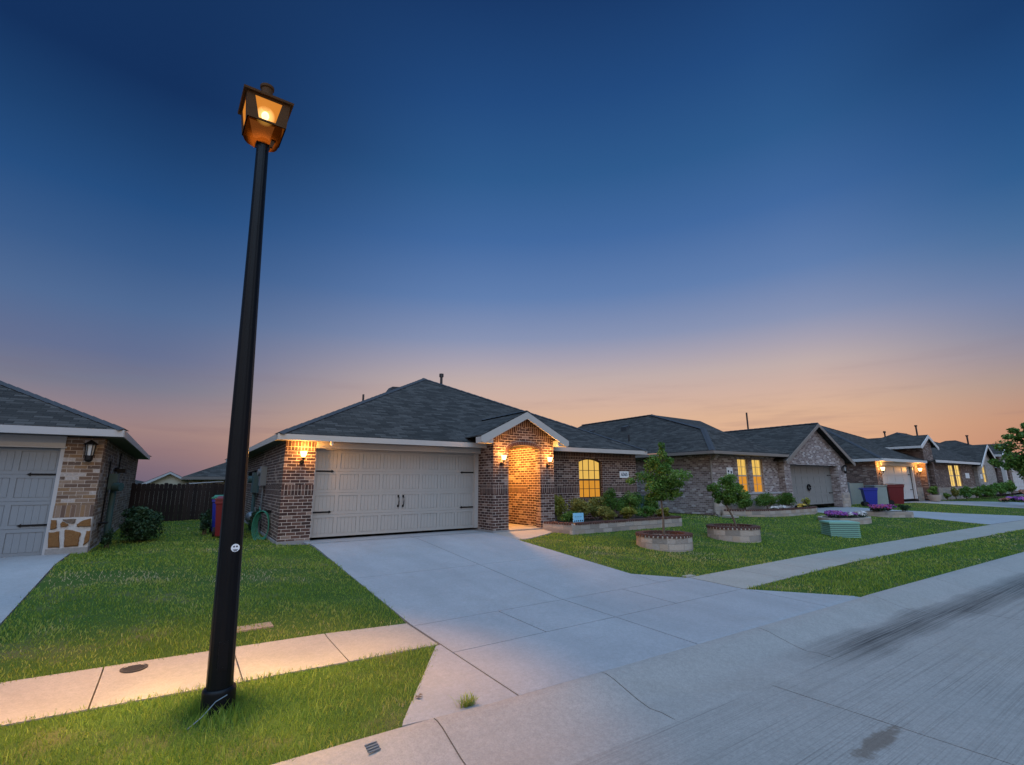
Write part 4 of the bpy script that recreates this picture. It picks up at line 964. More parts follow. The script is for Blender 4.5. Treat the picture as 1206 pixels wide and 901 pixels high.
pipe(prf3, 44.52, 14.7, 3.2, 3.75, .05)
for x, z in ((36.62, .72), (43.08, .74)): sconce(h3, x, 12.7, z, 130, s=1.5)
pl = part('porch_light', MB().lathe((44.5, 13.4, 2.1), [(.02, .1), (.16, .06), (.17, 0), (0, -.08)], 14), M['glow_shade'], h3); lamp(pl, (44.3, 12.9, 1.5), 2200, smooth=.6, size=.1)

# ================================================================== FOURTH HOUSE
h4 = thing('brick_house', 'pale grey brick house with lit narrow window under white gable', 'house', (57, 12.5, -1.2))
w = MB()
gt4 = lambda x: 3.0-.62*abs(x-59.2)
wall_x(w, 56.4, 61.9, 12.45, .25, -1.2, gt4, [(57.8, 58.9, -.15, 1.32)], breaks=[59.2])
part('wall', w, M['pale_brick'], h4)
w2 = MB(); w2.box(61.9, 63.6, 13.2, 13.4, -1.2, 1.9); gt5 = lambda x: 3.35-.5*abs(x-65.5)
wall_x(w2, 63.6, 67.4, 12.4, .25, -1.2, gt5, [(64.2, 66.5, -1.2, 1.0)], breaks=[65.5])
w2.box(67.4, 73, 12.6, 12.8, -1.2, 1.5); w2.box(64.2, 66.5, 13.5, 13.6, -1.2, 1.4)
part('wall', w2, M['mottled_brick'], h4, label='dark mottled brick wall beside the pale gable')
part('gable_roof', gable(59.2, 3.1, 12.1, 18, 3.16, .62), M['roof'], h4); part('rake_board', rake(59.2, 3.1, 12.06, 3.16, .62, .2, .04), M['trim_white'], h4)
part('porch_roof', gable(65.5, 2.2, 12.05, 19, 3.5, .5), M['roof'], h4); part('rake_board', rake(65.5, 2.2, 12.0, 3.5, .5, .2, .05).box(63.2, 63.3, 12.1, 19, 2.2, 2.4), M['trim_white'], h4)
part('column', MB().box(63.65, 64.0, 12.1, 12.38, -1.2, 2.1), M['trim_white'], h4)
roof, hips = hip(56.8, 73.4, 12.9, 27, 1.6, .5); rf4 = part('roof', roof, M['roof'], h4, fix=False); part('ridge_cap', ridge_caps(hips), M['ridge'], rf4)
window(h4, 57.8, 58.9, 12.55, -.15, 1.32, 0, 2, 2, M['win_far'], M['win_far'], M['frame'], sill=False)
garage(h4, 67.9, 72.2, 12.55, -1.0, .9, M['door_white'], 4, 4, False, False, bead=False)
part('garage_trim', MB().box(67.6, 72.5, 12.5, 12.549, .9, 1.2).box(67.6, 67.9, 12.5, 12.549, -1.0, .9), M['trim_white'], h4)
plaque(h4, 56.9, 57.4, 12.45, .15, .55, '', .1)
pipe(rf4, 66.5, 19, 4.4, 6.0, .08)
h5 = thing('brick_house', 'farthest roof of the street, grey hip roof behind the big tree', 'house', (75, 12.9, -1.2))
part('wall', MB().box(75, 88, 13, 27, -1.2, 1.6), M['mottled_brick'], h5); roof, hips = hip(74.6, 88.4, 12.6, 27.4, 1.6, .5)
rf5 = part('roof', roof, M['roof'], h5, fix=False); part('fascia', MB().box(74.6, 88.4, 12.55, 12.6, 1.4, 1.59).box(74.55, 74.6, 12.55, 27.4, 1.4, 1.59), M['trim_white'], h5)
pipe(rf5, 80, 18, 3.5, 5.5, .09)

# ================================================================== HOUSES BEYOND THE FENCE
b1 = thing('house', 'small pale gabled house end rising behind the wooden fence', 'house', (-.4, 42, -1.4))
w = MB(); gg = lambda x: .70-.52*abs(x+.45)
wall_x(w, -1.7, .8, 42, .2, -1.4, lambda x: max(.05, gg(x)), breaks=[-.45]); w.box(-1.7, .8, 42.2, 50, -1.4, .1)
part('wall', w, M['shed_wall'], b1); part('roof', gable(-.45, 1.5, 41.7, 50, .87, .52), M['roof'], b1); part('rake_board', rake(-.45, 1.5, 41.66, .87, .52, .12), M['trim_grey'], b1)
b2 = thing('house', 'dark hip roofed house behind the fence beside the brick side wall', 'house', (3, 34, -1.4))
part('wall', MB().box(.7, 12, 33.5, 44, -1.4, .6), M['grey_brick'], b2); roof, hips = hip(.25, 12.5, 33, 44.6, .42, .42); part('roof', roof, M['roof'], b2, fix=False); part('fascia', MB().box(.25, 12.5, 32.97, 33, .25, .41).box(.22, .25, 32.97, 44, .25, .41), M['soffit'], b2)
b3 = thing('house', 'low far roof just above the fence near the tan house', 'house', (-4, 46, -1.4))
part('wall', MB().box(-6, -1.7, 46, 54, -1.4, -.1), M['shed_wall'], b3); roof, hips = hip(-6.4, -1.35, 45.5, 54, -.02, .25); part('roof', roof, M['roof'], b3, fix=False)
b4 = thing('garden_shed', 'low pale shed roof peeking over the wooden fence', 'shed', (1, 27, -1.4))
part('wall', MB().box(.55, 1.6, 27, 28.5, -1.4, .02), M['shed_wall'], b4); part('roof', MB().prism([(.35, 26.8, .0), (1.8, 26.8, .1), (1.8, 26.8, .14), (.35, 26.8, .04)], (0, 2, 0)), M['trim_grey'], b4)

# fence: pickets with rails, posts
fn = thing('wooden_fence', 'dark stained wooden picket fence between the tan house and brick house', 'fence', (.5, 23.5, -1.4))
mb = MB(); r = random.Random(3); x = -1.38
while x < 2.25:
    h = r.uniform(-.02, .03)+(.03 if x < -.2 else 0); mb.prism([(x, 23.5, -1.42), (x+.137, 23.5, -1.42), (x+.137, 23.5, h-.03), (x+.105, 23.5, h), (x+.027, 23.5, h), (x, 23.5, h-.03)], (0, .02, 0)); x += .14
part('pickets', mb, M['wood_fence'], fn)
part('rail', MB().box(-1.38, 2.3, 23.52, 23.56, -1.15, -1.06), M['wood_fence'], fn); part('rail', MB().box(-1.38, 2.3, 23.52, 23.56, -.25, -.16), M['wood_fence'], fn)
for px in (-1.35, .35, 1.25): part('post', MB().box(px-.045, px+.045, 23.46, 23.56, -1.45, .05), M['wood_fence'], fn)

# ================================================================== STREET LAMP
sl = thing('street_lamp', 'tall black street lamp with lit amber lantern on the verge', 'street lamp', (.485, 5.05, -1.84))
sl.rotation_euler = (0, R(-1.5), 0)
LB = Vector((.485, 5.05, -1.84))
def L(x, y, z): return (LB.x+x, LB.y+y, LB.z+z)
pb = MB(); n = 16; rings = []
for z, r_ in ((.1, .101), (1.5, .090), (3.0, .076), (4.4, .062), (5.30, .056)):
    rings.append((r_, z))
pv = []   # fluted shaft
for r_, z in rings:
    for i in range(64):
        a = 2*math.pi*i/64; rr = r_*(1-.035*(.5-.5*math.cos(a*16))); pv.append(L(rr*math.cos(a), rr*math.sin(a), z))
pb.add(pv, [(k*64+i, k*64+(i+1) % 64, (k+1)*64+(i+1) % 64, (k+1)*64+i) for k in range(len(rings)-1) for i in range(64)])
part('pole', pb, M['pole'], sl, smooth=True)
hh = MB(); hh.prism([L(-.035, -.093, .34), L(.035, -.093, .34), L(.035, -.090, .56), L(-.035, -.090, .56)], (0, -.008, 0)); hh.cyl(L(0, -.098, .54), L(0, -.106, .54), .007, n=8); hh.cyl(L(0, -.098, .36), L(0, -.106, .36), .007, n=8); part('access_cover', hh, M['pole'], sl)
col = MB(); col.lathe(L(0, 0, 0), [(.125, -.05), (.125, .17), (.122, .185), (.112, .195), (.10, .196)], 40); part('base_collar', col, M['pole'], sl, smooth=True)
tie = MB(); tie.tube([L(.05, -.118, .155), L(-.03, -.135, .13), L(-.12, -.16, .05), L(-.22, -.2, .0), L(-.33, -.28, -.01)], .004, 6); part('tie_strap', tie, M['meter_grey'], sl)
st = MB(); st.cyl(L(.028, -.086, 1.30), L(.028, -.092, 1.30), .033, n=24)
sk = part('sticker', st, M['sign_white'], sl)
mk = MB()
for dx in (-.011, .011): mk.cyl(L(.028+dx, -.0918, 1.311), L(.028+dx, -.0932, 1.311), .0075, n=10)
mk.box(*[v for v in (LB.x+.028-.019, LB.x+.028+.019, LB.y-.0932, LB.y-.0918, LB.z+1.282, LB.z+1.288)]); mk.box(LB.x+.028-.012, LB.x+.028+.012, LB.y-.0932, LB.y-.0918, LB.z+1.273, LB.z+1.279)
part('sticker_marks', mk, M['ink'], sk)
ang = R(2)
def Q(u, v, z):      # lantern-local to world, turned about its axis
    return L(u*math.cos(ang)-v*math.sin(ang), u*math.sin(ang)+v*math.cos(ang), z)
def sq(h, z): return [Q(-h, -h, z), Q(h, -h, z), Q(h, h, z), Q(-h, h, z)]
def loft(mb, secs):
    b = [sq(h, z) for h, z in secs]
    for a, c in zip(b, b[1:]):
        for i in range(4): mb.quad(a[i], a[(i+1) % 4], c[(i+1) % 4], c[i])
    return b
bowl = MB(); bs = loft(bowl, [(.066, 5.235), (.085, 5.255), (.125, 5.295), (.152, 5.34), (.168, 5.39), (.172, 5.42)]); 
part('lantern_bowl', bowl, M['bowl'], sl)
hood = MB(); z0_, z1_ = 5.40, 5.685; hb = lambda z: .178+.024*(z-z0_)/(z1_-z0_)
a0, a1 = 5.418, 5.640      # glazed opening
for s in range(4):
    c, sn = (1, 0, -1, 0)[s], (0, 1, 0, -1)[s]
    def F(u, z, o=0.0):
        d = hb(z)+o; return Q(u*c+d*sn, u*sn-d*c, z)
    k0, k1 = .076, .124
    for o in (0, -.012):
        hood.quad(F(-hb(z0_), z0_, o), F(hb(z0_), z0_, o), F(hb(a0), a0, o), F(-hb(a0), a0, o)); hood.quad(F(-hb(a1), a1, o), F(hb(a1), a1, o), F(hb(z1_), z1_, o), F(-hb(z1_), z1_, o))
        hood.quad(F(-hb(a0), a0, o), F(-k0, a0, o), F(-k1, a1, o), F(-hb(a1), a1, o)); hood.quad(F(k0, a0, o), F(hb(a0), a0, o), F(hb(a1), a1, o), F(k1, a1, o))
    for p, q in (((-k0, a0), (k0, a0)), ((k0, a0), (k1, a1)), ((k1, a1), (-k1, a1)), ((-k1, a1), (-k0, a0))):
        hood.quad(F(p[0], p[1]), F(q[0], q[1]), F(q[0], q[1], -.012), F(p[0], p[1], -.012))
    pn = MB(); pn.quad(F(-k0, a0, -.006), F(k0, a0, -.006), F(k1, a1, -.006), F(-k1, a1, -.006)); part('lantern_pane', pn, M['lantern_pane'], sl, fix=False)
hd = part('lantern_hood', hood, M['bronze'], sl)
tp = MB(); b = loft(tp, [(.226, 5.662), (.230, 5.684), (.165, 5.735), (.07, 5.79), (.06, 5.80)]); tp.poly(b[0][::-1]); tp.poly(b[-1])
part('lantern_roof', tp, M['bronze'], sl)
part('lantern_cap', MB().lathe(L(0, 0, 0), [(.056, 5.78), (.056, 5.895), (.066, 5.905), (.068, 5.93), (.05, 5.94), (0, 5.94)], 20), M['bronze'], sl, smooth=True)
part('foot_bracket', MB().prism([Q(.05, -.09, 5.20), Q(.078, -.09, 5.20), Q(.10, -.1, 5.29), Q(.06, -.1, 5.29)], (0, .03, 0)), M['bronze'], sl)
part('bulb', MB().sphere(L(0, -.02, 5.575), (.036, .036, .045), 16, 10), M['bulb'], sl, smooth=True)
part('bulb_glow_shell', MB().sphere(L(0, -.02, 5.57), (.095, .095, .10), 24, 16), M['bulb_glow'], sl, smooth=True)  # added shell that draws the soft glow around the bulb
lamp(sl, L(0, 0, 5.56), 9000, (1, .60, .2), .04, 30.0)
lamp(sl, L(0, 0, 5.52), 100000, (1, .56, .17), .05, 30.0, spot=(R(72), 1.0), rot=(R(-3), R(4), 0))

# ================================================================== GARDEN WALLS, PLANTERS, BEDS
def cap_row(mb, pts, z, closed, bw=.095, depth=.2, h=.06):
    """row of cap bricks laid across the top of a wall centre line"""
    pts = [Vector((p[0], p[1], 0)) for p in pts]; seg = list(zip(pts, pts[1:]+([pts[0]] if closed else [])))
    if not closed: seg = seg[:len(pts)-1]
    for a, b in seg:
        d = b-a; Ln = d.length
        if Ln < 1e-4: continue
        d.normalize(); s = Vector((-d.y, d.x, 0)); n = max(1, round(Ln/bw))
        for i in range(n):
            c = a+d*(Ln*(i+.5)/n); mb.obox((c.x, c.y, z+h/2+random.uniform(-.003, .003)), d*(Ln/n/2-.009), s*(depth/2+random.uniform(-.006, .006)), (0, 0, h/2))
    return mb
def round_planter(c, r, base, top, label):
    t = thing('brick_planter', label, 'planter', (c[0], c[1], base), 'round tree planters on the front lawn')
    part('wall', MB().lathe((c[0], c[1], 0), [(r+.01, base-.1), (r, top-.012), (r-.17, top-.012), (r-.17, base)], 48), M['limestone'], t)
    part('mortar_bed', MB().lathe((c[0], c[1], 0), [(r+.004, top-.012), (r+.004, top+.03), (r-.175, top+.03), (r-.175, top-.012)], 48), M['mortar'], t)
    cb = MB(); n = int(2*math.pi*(r-.085)/.098)
    for i in range(n):
        a = 2*math.pi*i/n; d = Vector((math.cos(a), math.sin(a), 0)); s = Vector((-d.y, d.x, 0)); cb.obox((c[0]+d.x*(r-.085), c[1]+d.y*(r-.085), top+.028), d*(.1+random.uniform(-.006, .006)), s*.037, (0, 0, .036+random.uniform(-.003, .003)))
    part('cap_brick', cb, M['capbrick'], t)
    part('soil', MB().lathe((c[0], c[1], 0), [(0, top-.07), (r*.5, top-.06), (r-.16, top-.09)], 28), M['soil'], t)
    HOLES.append((c[0], c[1], r-.01)); return t
PC1, PC2 = (10.68, 8.70), (13.82, 8.70)
round_planter(PC1, .70, -1.66, -1.36, 'round stone planter nearer the driveway holding the taller young tree')
round_planter(PC2, .72, -1.66, -1.33, 'round stone planter farther right holding the shorter leaning tree')
def raised_bed(name, pts, base_fn, top, label, closed=False, capped=True, soilpts=None, group=None):
    x, y = pts[0]; t = thing(name, label, 'raised bed', (x, y, base_fn), group); mb = MB(); th = .16
    P = [Vector((a, b, 0)) for a, b in pts]; n = len(P); seg = list(zip(P, P[1:]+([P[0]] if closed else [])))
    if not closed: seg = seg[:n-1]
    for a, b in seg:
        d = (b-a).normalized(); s = Vector((-d.y, d.x, 0))*th/2; e_ = d*.06
        mb.prism([tuple(a-s-e_*0)+(), tuple(b-s), tuple(b+s), tuple(a+s)], (0, 0, 1)) if False else mb.foot([((a-s).x, (a-s).y), ((b-s).x, (b-s).y), ((b+s).x, (b+s).y), ((a+s).x, (a+s).y)], base_fn, top)
    for p in P: mb.cyl((p.x, p.y, base_fn), (p.x, p.y, top), th/2*.995, n=16)
    part('wall', mb, M['limestone'], t)
    if capped:
        part('cap_brick', cap_row(MB(), pts, top+.003, closed, depth=th+.02), M['capbrick'], t)
        mm = MB()
        for a, b in seg:
            d = (b-a).normalized(); s = Vector((-d.y, d.x, 0))*(th/2-.002); mm.foot([((a-s).x, (a-s).y), ((b-s).x, (b-s).y), ((b+s).x, (b+s).y), ((a+s).x, (a+s).y)], top+.001, top+.04)
        part('mortar_bed', mm, M['mortar'], t)
    sp = soilpts or pts
    part('soil', MB().poly([(a, b, top-.04) for a, b in sp]), M['soil'], t, fix=False); return t
raised_bed('raised_bed', [(9.36, 12.02), (9.62, 11.05), (14.4, 11.02), (14.45, 12.85)], -1.55, -1.21, 'long stone raised bed with dark brick cap under the arched window', soilpts=[(9.36, 12.02), (9.62, 11.05), (14.4, 11.02), (14.5, 12.94), (9.82, 12.94), (9.82, 12.07)])
raised_bed('raised_bed', [(19.15, 12.4), (19.6, 11.75), (20.6, 11.3), (22.2, 11.15), (24.2, 11.2), (25.0, 11.45), (25.0, 12.1)], -1.6, -1.20, 'curved stone raised bed below the pair of tall lit windows', soilpts=[(19.15, 12.5), (19.6, 11.75), (20.6, 11.3), (22.2, 11.15), (24.2, 11.2), (25.0, 11.45), (25.0, 12.25), (24.2, 12.5)])
def oval(c, rx, ry, n=16, rot=0): return [(c[0]+rx*math.cos(2*math.pi*i/n)*math.cos(rot)-ry*math.sin(2*math.pi*i/n)*math.sin(rot), c[1]+rx*math.cos(2*math.pi*i/n)*math.sin(rot)+ry*math.sin(2*math.pi*i/n)*math.cos(rot)) for i in range(n)]
F1, F2 = (22.75, 9.35), (27.3, 9.65)
raised_bed('raised_bed', oval(F1, 1.25, .75), -1.7, -1.42, 'oval stone flower bed behind the green utility box', True, False)
raised_bed('raised_bed', [(26.3, 10.3), (26.7, 9.2), (28.1, 8.75), (28.45, 9.0), (28.2, 9.6), (27.2, 10.5)], -1.7, -1.38, 'stone flower bed beside the second driveway near the blue bin', True, False)
for c, rx in ((F1, 1.35), (F2, 1.1)): HOLES.append((c[0], c[1], rx*.85))
HOLES += [(.485, 5.05, .10), (27.9, 9.1, .6), (26.8, 9.9, .6)]

def flowers(name, blobs, n, size, mat, seed, label, cat='flowers', green=None):
    t = thing(name, label, cat, (blobs[0][0], blobs[0][1], blobs[0][2]-.2))
    V, rnd = foliage(blobs, n, size, seed, up=.8, aspect=.8); fast_mesh('blossoms', V, 4, mat, rnd, t, ORG[t.name], QUAD)
    bl2 = [(b[0], b[1], b[2]-.06, b[3]*.98, b[4]*.98, b[5]) + tuple(b[6:]) for b in blobs]
    V, rnd = foliage(bl2, int(n*.9), size*1.1, seed+1); fast_mesh('foliage', V, 4, green or M['leaf_dark'], rnd, t, ORG[t.name], QUAD); return t
flowers('flower_clump', clumps((22.4, 9.35, -1.27), (.95, .6, .16), 14, 31, .4), 1600, .035, M['fl_purple'], 31, 'purple flowers filling the oval bed behind the utility box')
flowers('flower_clump', [(22.1, 8.85, -1.27, .12, .1, .09)], 90, .035, M['fl_white'], 32, 'small white blossom tuft at the left front of the oval bed')
flowers('flower_clump', [(23.1, 8.8, -1.29, .3, .14, .1), (23.4, 8.95, -1.29, .2, .14, .1)], 260, .035, M['fl_white'], 33, 'white flowers at the right front of the oval bed')
flowers('flower_clump', clumps((27.2, 9.55, -1.19), (.9, .75, .18), 14, 34, .4), 1500, .04, M['fl_mix'], 34, 'violet and red flowers in the bed beside the second driveway')
shrub('shrub', (28.05, 9.0, -1.2), (.33, .28, .2), 'small dark green mound at the right end of the violet flower bed', M['leaf_dark'], 35, 500, .035)
flowers('flower_clump', clumps((21.9, 11.45, -1.08), (1.0, .16, .08), 10, 36, .35), 420, .035, M['fl_white'], 36, 'white flower row in the curved raised bed before the dark hedge')
flowers('flower_clump', clumps((23.9, 11.5, -1.05), (.55, .16, .09), 8, 37, .4), 380, .035, M['fl_yellow'], 37, 'yellow flower row at the garage end of the curved raised bed')
shrub('shrub', (24.75, 11.7, -.92), (.2, .2, .26), 'spiky yellow-green plant at the garage corner of the curved bed', M['leaf_yellow'], 38, 220, .05)
# hedge before the second house
shrub('hedge', (20.15, 12.05, -.82), (.85, .34, .42), 'rounder dark hedge bush at the left below the lit windows', M['leaf'], 41, 4200, .032, 'dark hedge bushes below the tall windows', 'hedge', 26)
shrub('hedge', (21.9, 12.05, -.80), (1.0, .32, .36), 'middle clipped dark hedge bush under the second tall window', M['leaf'], 42, 4200, .032, 'dark hedge bushes below the tall windows', 'hedge', 28)
shrub('hedge', (23.6, 12.05, -.80), (.85, .32, .36), 'right clipped dark hedge bush nearest the taupe garage', M['leaf'], 43, 4000, .032, 'dark hedge bushes below the tall windows', 'hedge', 26)
# shrubs in the main bed
SB = [((10.15, 12.45, -.83), (.42, .34, .40), 'tall yellow-green shrub against the porch pier', 'leaf_yellow', 1700),
      ((11.0, 12.35, -.88), (.45, .34, .32), 'olive shrub under the arched window left side', 'leaf_olive', 1700),
      ((11.85, 12.45, -.85), (.42, .32, .33), 'brownish olive shrub centred under the arched window', 'leaf_olive', 1700),
      ((12.65, 12.4, -.72), (.48, .36, .46), 'tallest green shrub right of the arched window', 'leaf_tree', 2200),
      ((13.55, 12.35, -.76), (.52, .36, .42), 'dark green shrub under the house number plaque', 'leaf', 2200),
      ((14.2, 12.0, -.80), (.36, .36, .38), 'dark green shrub at the right end of the raised bed back row', 'leaf', 1700),
      ((10.0, 11.55, -1.03), (.36, .28, .21), 'low rounded shrub left of the small blue yard sign', 'leaf_tree', 1200),
      ((11.45, 11.5, -1.01), (.40, .26, .20), 'low rounded shrub right of the small blue yard sign', 'leaf_olive', 1300),
      ((12.35, 11.45, -1.03), (.36, .26, .19), 'low yellow-green mound in the middle of the raised bed front', 'leaf_yellow', 1100),
      ((13.2, 11.42, -1.03), (.42, .26, .19), 'low wide green mound in the front row before the dark shrubs', 'leaf_tree', 1300),
      ((14.05, 11.4, -1.06), (.30, .24, .16), 'small low mound at the right front corner of the raised bed', 'leaf_yellow', 900)]
for i, (c, rad, lb, mt, n) in enumerate(SB): shrub('shrub', (c[0], c[1], c[2]+.04), (rad[0]*1.18, rad[1]*1.05, rad[2]*1.22), lb, M[mt], 60+i, int(n*1.9), .030, 'shrubs in the long raised bed')
shrub('shrub', (-.62, 15.6, -.93), (.56, .55, .54), 'large glossy dark shrub beside the tan brick side wall', M['leaf_dark'], 81, 6500, .035, nc=30)
shrub('shrub', (-1.15, 14.5, -1.2), (.13, .2, .26), 'small dark weedy bush at the tan house corner', M['leaf_dark'], 82, 500, .028)
shrub('shrub', (.80, 16.6, -.98), (.20, .25, .42), 'narrow dark shrub left of the bins by the side wall', M['leaf_dark'], 83, 1300, .03)
shrub('shrub', (1.95, 16.2, -1.02), (.16, .3, .34), 'dark leafy bush behind the coiled hose', M['leaf_dark'], 84, 900, .03)
# far plants along the third and fourth houses
for i, (c, rad, lb, mt, n, sz) in enumerate([
   ((44.3, 11.6, -1.0), (.25, .25, .25), 'small bush right of the pot beside the lit entry', 'leaf', 500, .06),
   ((46.6, 11.7, -.85), (.4, .3, .4), 'upright bush before the lit entry arch', 'leaf_olive', 700, .06),
   ((48.6, 11.6, -.78), (.9, .5, .5), 'dark rounded bush left of the far double window', 'leaf', 1200, .07),
   ((50.9, 11.6, -.78), (1.1, .5, .5), 'dark wide bush below the far double window', 'leaf', 1300, .07),
   ((53.6, 11.5, -.75), (1.3, .6, .5), 'bright green bush at the far house number', 'leaf_tree', 1300, .08),
   ((57.0, 11.4, -.6), (1.6, .6, .6), 'yellow-green bush before the pale grey gable', 'leaf_tree', 1500, .08),
   ((61.2, 11.6, -.55), (1.6, .6, .6), 'dark bush at the foot of the far white column', 'leaf', 1300, .09)]):
    shrub('shrub', c, rad, lb, M[mt], 100+i, n, sz, 'bushes before the far houses')
flowers('flower_clump', clumps((49.5, 9.8, -1.3), (.7, .4, .14), 8, 121, .45), 300, .07, M['fl_orange'], 121, 'rust coloured low plants at the near end of the far bed')
flowers('flower_clump', clumps((52.2, 9.6, -1.28), (1.3, .5, .18), 10, 122, .45), 500, .08, M['fl_purple'], 122, 'dull purple low plants in the far bed')
flowers('flower_clump', clumps((60.5, 10.4, -.95), (2.6, .5, .2), 12, 123, .4), 600, .1, M['fl_orange'], 123, 'rust red plant row before the far pale house')
pot = thing('plant_pot', 'pale clay pot beside the third house garage', 'pot', (42.9, 11.9, -1.35))
part('pot_body', MB().lathe((42.9, 11.9, 0), [(.26, -1.37), (.34, -1.15), (.37, -1.0), (.37, -.95), (.31, -.95), (.30, -1.0), (0, -1.0)], 20), M['terracotta'], pot, smooth=True)
shrub('potted_shrub', (42.9, 11.9, -.62), (.38, .34, .36), 'small conical shrub growing in the pale clay pot', M['leaf_tree'], 130, 900, .06, cat='plant', stems=False)

# trees
def blobset(c, rad, n, seed, cr, shell=.85): return clumps(c, rad, n, seed, cr, shell)
def B3(base, pts): return [(base[0]+x*.83, base[1]-x*.56, base[2]+z, r1, r1, r2, r1) for x, z, r1, r2 in pts]   # x across the view, z up
bA = (10.68, 8.70, -1.45)
crA = B3(bA, [(x*.78, z_, a_*.95, b_) for x, z_, a_, b_ in [(-.05, 2.38, .10, .14), (-.03, 2.18, .16, .16), (.02, 2.0, .24, .18), (-.18, 1.82, .24, .17), (.2, 1.80, .28, .18), (-.42, 1.58, .27, .17), (.05, 1.6, .34, .2), (.42, 1.62, .3, .18), (-.3, 1.36, .3, .18), (.2, 1.34, .34, .2), (.55, 1.38, .26, .16), (-.55, 1.30, .22, .15), (-.1, 1.12, .28, .16), (.36, 1.10, .28, .15), (-.38, 1.06, .2, .12), (.62, 1.16, .2, .12), (-.7, 1.48, .14, .1), (.78, 1.4, .14, .1), (.3, 2.0, .14, .1), (-.34, 2.02, .12, .1), (.1, 1.45, .3, .2), (-.2, 1.55, .3, .2), (.0, 1.85, .22, .18)]])
crA = [(x, y+dy, z, a, b, c_, w_) for (x, y, z, a, b, c_, w_), dy in zip(crA, np.random.default_rng(2).uniform(-.35, .35, len(crA)))]
tree('young_tree', (bA[0], bA[1], -1.45), [(10.68, 8.70, -1.45), (10.70, 8.69, -.9), (10.67, 8.71, -.3), (10.66, 8.70, .4)], .032, crA, 6800, .033, 'taller slender young tree with pointed crown in the nearer round planter', M['leaf_tree'], 201, 'young trees in round planters', 14)
bB = (13.82, 8.70, -1.4)
crB = B3((bB[0]-.08, bB[1]+.05, bB[2]+.03), [(x*.56, z_*.98, a_*.8, b_) for x, z_, a_, b_ in [(-.25, 1.42, .2, .15), (-.0, 1.5, .24, .15), (.2, 1.42, .22, .14), (-.45, 1.22, .26, .17), (-.1, 1.2, .36, .2), (.32, 1.2, .3, .18), (-.5, 1.0, .22, .14), (-.22, .96, .28, .17), (.15, .98, .32, .17), (.5, 1.02, .22, .15), (.62, 1.22, .16, .12), (.02, .80, .22, .12), (-.58, .84, .13, .1), (.68, .92, .13, .1), (-.66, 1.2, .12, .1)]])
crB = [(x, y+dy, z, a, b, c_, w_) for (x, y, z, a, b, c_, w_), dy in zip(crB, np.random.default_rng(3).uniform(-.3, .3, len(crB)))]
tree('young_tree', (bB[0], bB[1], -1.4), [(13.92, 8.63, -1.4), (13.85, 8.68, -1.05), (13.72, 8.78, -.7), (13.74, 8.76, -.3)], .036, crB, 6800, .029, 'shorter young tree with round crown and leaning trunk in the farther planter', M['leaf_tree'], 202, 'young trees in round planters', 12)
bT = (45.5, 7.35, -1.75)
crT = blobset((45.6, 7.3, 1.2), (1.8, 1.8, 1.5), 46, 203, .30, 1.0) + blobset((45.5, 7.35, 2.7), (.8, .8, .9), 14, 204, .3, 1.0) + [(45.0, 7.8, 3.2, .3, .3, .2, .3), (44.5, 8.0, 2.8, .3, .3, .2, .3), (45.7, 7.3, 3.5, .25, .25, .25, .25)]
tree('street_tree', bT, [(45.5, 7.35, -1.8), (45.55, 7.35, -.6), (45.5, 7.4, .6), (45.6, 7.3, 2.4)], .13, crT, 9000, .10, 'large dark leafy tree at the right edge beside the far sidewalk', M['leaf'], 205, None, 16)

# ================================================================== SMALL THINGS
ub = thing('utility_box', 'mint green ribbed utility box on the lawn before the oval flower bed', 'utility box', (17.9, 7.6, -1.72))
c0, dx_, dy_ = Vector((17.95, 7.55, 0)), Vector((.72, -.20, 0)), Vector((.16, .42, 0)); mb = MB()
dxn, dyn = Vector((.745, -.667, 0)).normalized()*.44, Vector((.667, .745, 0)).normalized()*.32
core = MB().obox((c0.x, c0.y, -1.55), dxn*.91, dyn*.88, (0, 0, .23)); part('inner_case', core, M['teal'], ub)
for i in range(8): mb.obox((c0.x, c0.y, -1.735+i*.058), dxn*1.0, dyn*1.0, (0, 0, .018))
part('body', mb, M['utility_green'], ub)
part('lid', MB().obox((c0.x, c0.y, -1.30), dxn*1.04, dyn*1.05, (0, 0, .022)).obox((c0.x, c0.y, -1.273), dxn*.98, dyn*.96, (0, 0, .008)), M['utility_green'], ub)
HOLES.append((17.95, 7.55, .42))

def wheeled_bin(name, label, loc, rot, body, lid, group, sc=1.0):
    t = thing(name, label, 'bin', (0, 0, 0), group); mb = MB()
    secs = [(.23, .25, .06), (.25, .28, .35), (.285, .325, .86), (.305, .345, .88), (.305, .345, .97)]
    rows = [[(-a, -b, z), (a, -b, z), (a, b, z), (-a, b, z)] for a, b, z in secs]
    for p, q in zip(rows, rows[1:]):
        for i in range(4): mb.quad(p[i], p[(i+1) % 4], q[(i+1) % 4], q[i])
    mb.poly(rows[0][::-1]); mb.poly(rows[-1]); part('body', mb, body, t)
    ld = MB(); ld.prism([(-.325, -.37, .972), (.325, -.37, .972), (.325, .36, .972), (-.325, .36, .972)], (0, 0, .03)); ld.prism([(-.29, -.33, 1.003), (.29, -.33, 1.003), (.26, .28, 1.05), (-.26, .28, 1.05)], (0, 0, .01)); part('lid', ld, lid, t)
    part('handle', MB().tube([(-.24, .34, .93), (-.24, .43, .95), (.24, .43, .95), (.24, .34, .93)], .018, 8), lid, t)
    for s in (-1, 1): part('wheel', MB().cyl((s*.25, .27, .12), (s*.31, .27, .12), .13, n=20), M['rubber'], t)
    lb = part('paper_label', MB().quad((-.1, -.322, .72), (.1, -.322, .72), (.1, -.331, .80), (-.1, -.331, .80)), M['sign_white'], t, fix=False)
    t.location = loc; t.rotation_euler = (0, 0, rot); t.scale = (sc, sc, sc); return t
G1 = 'wheeled bins by the houses'
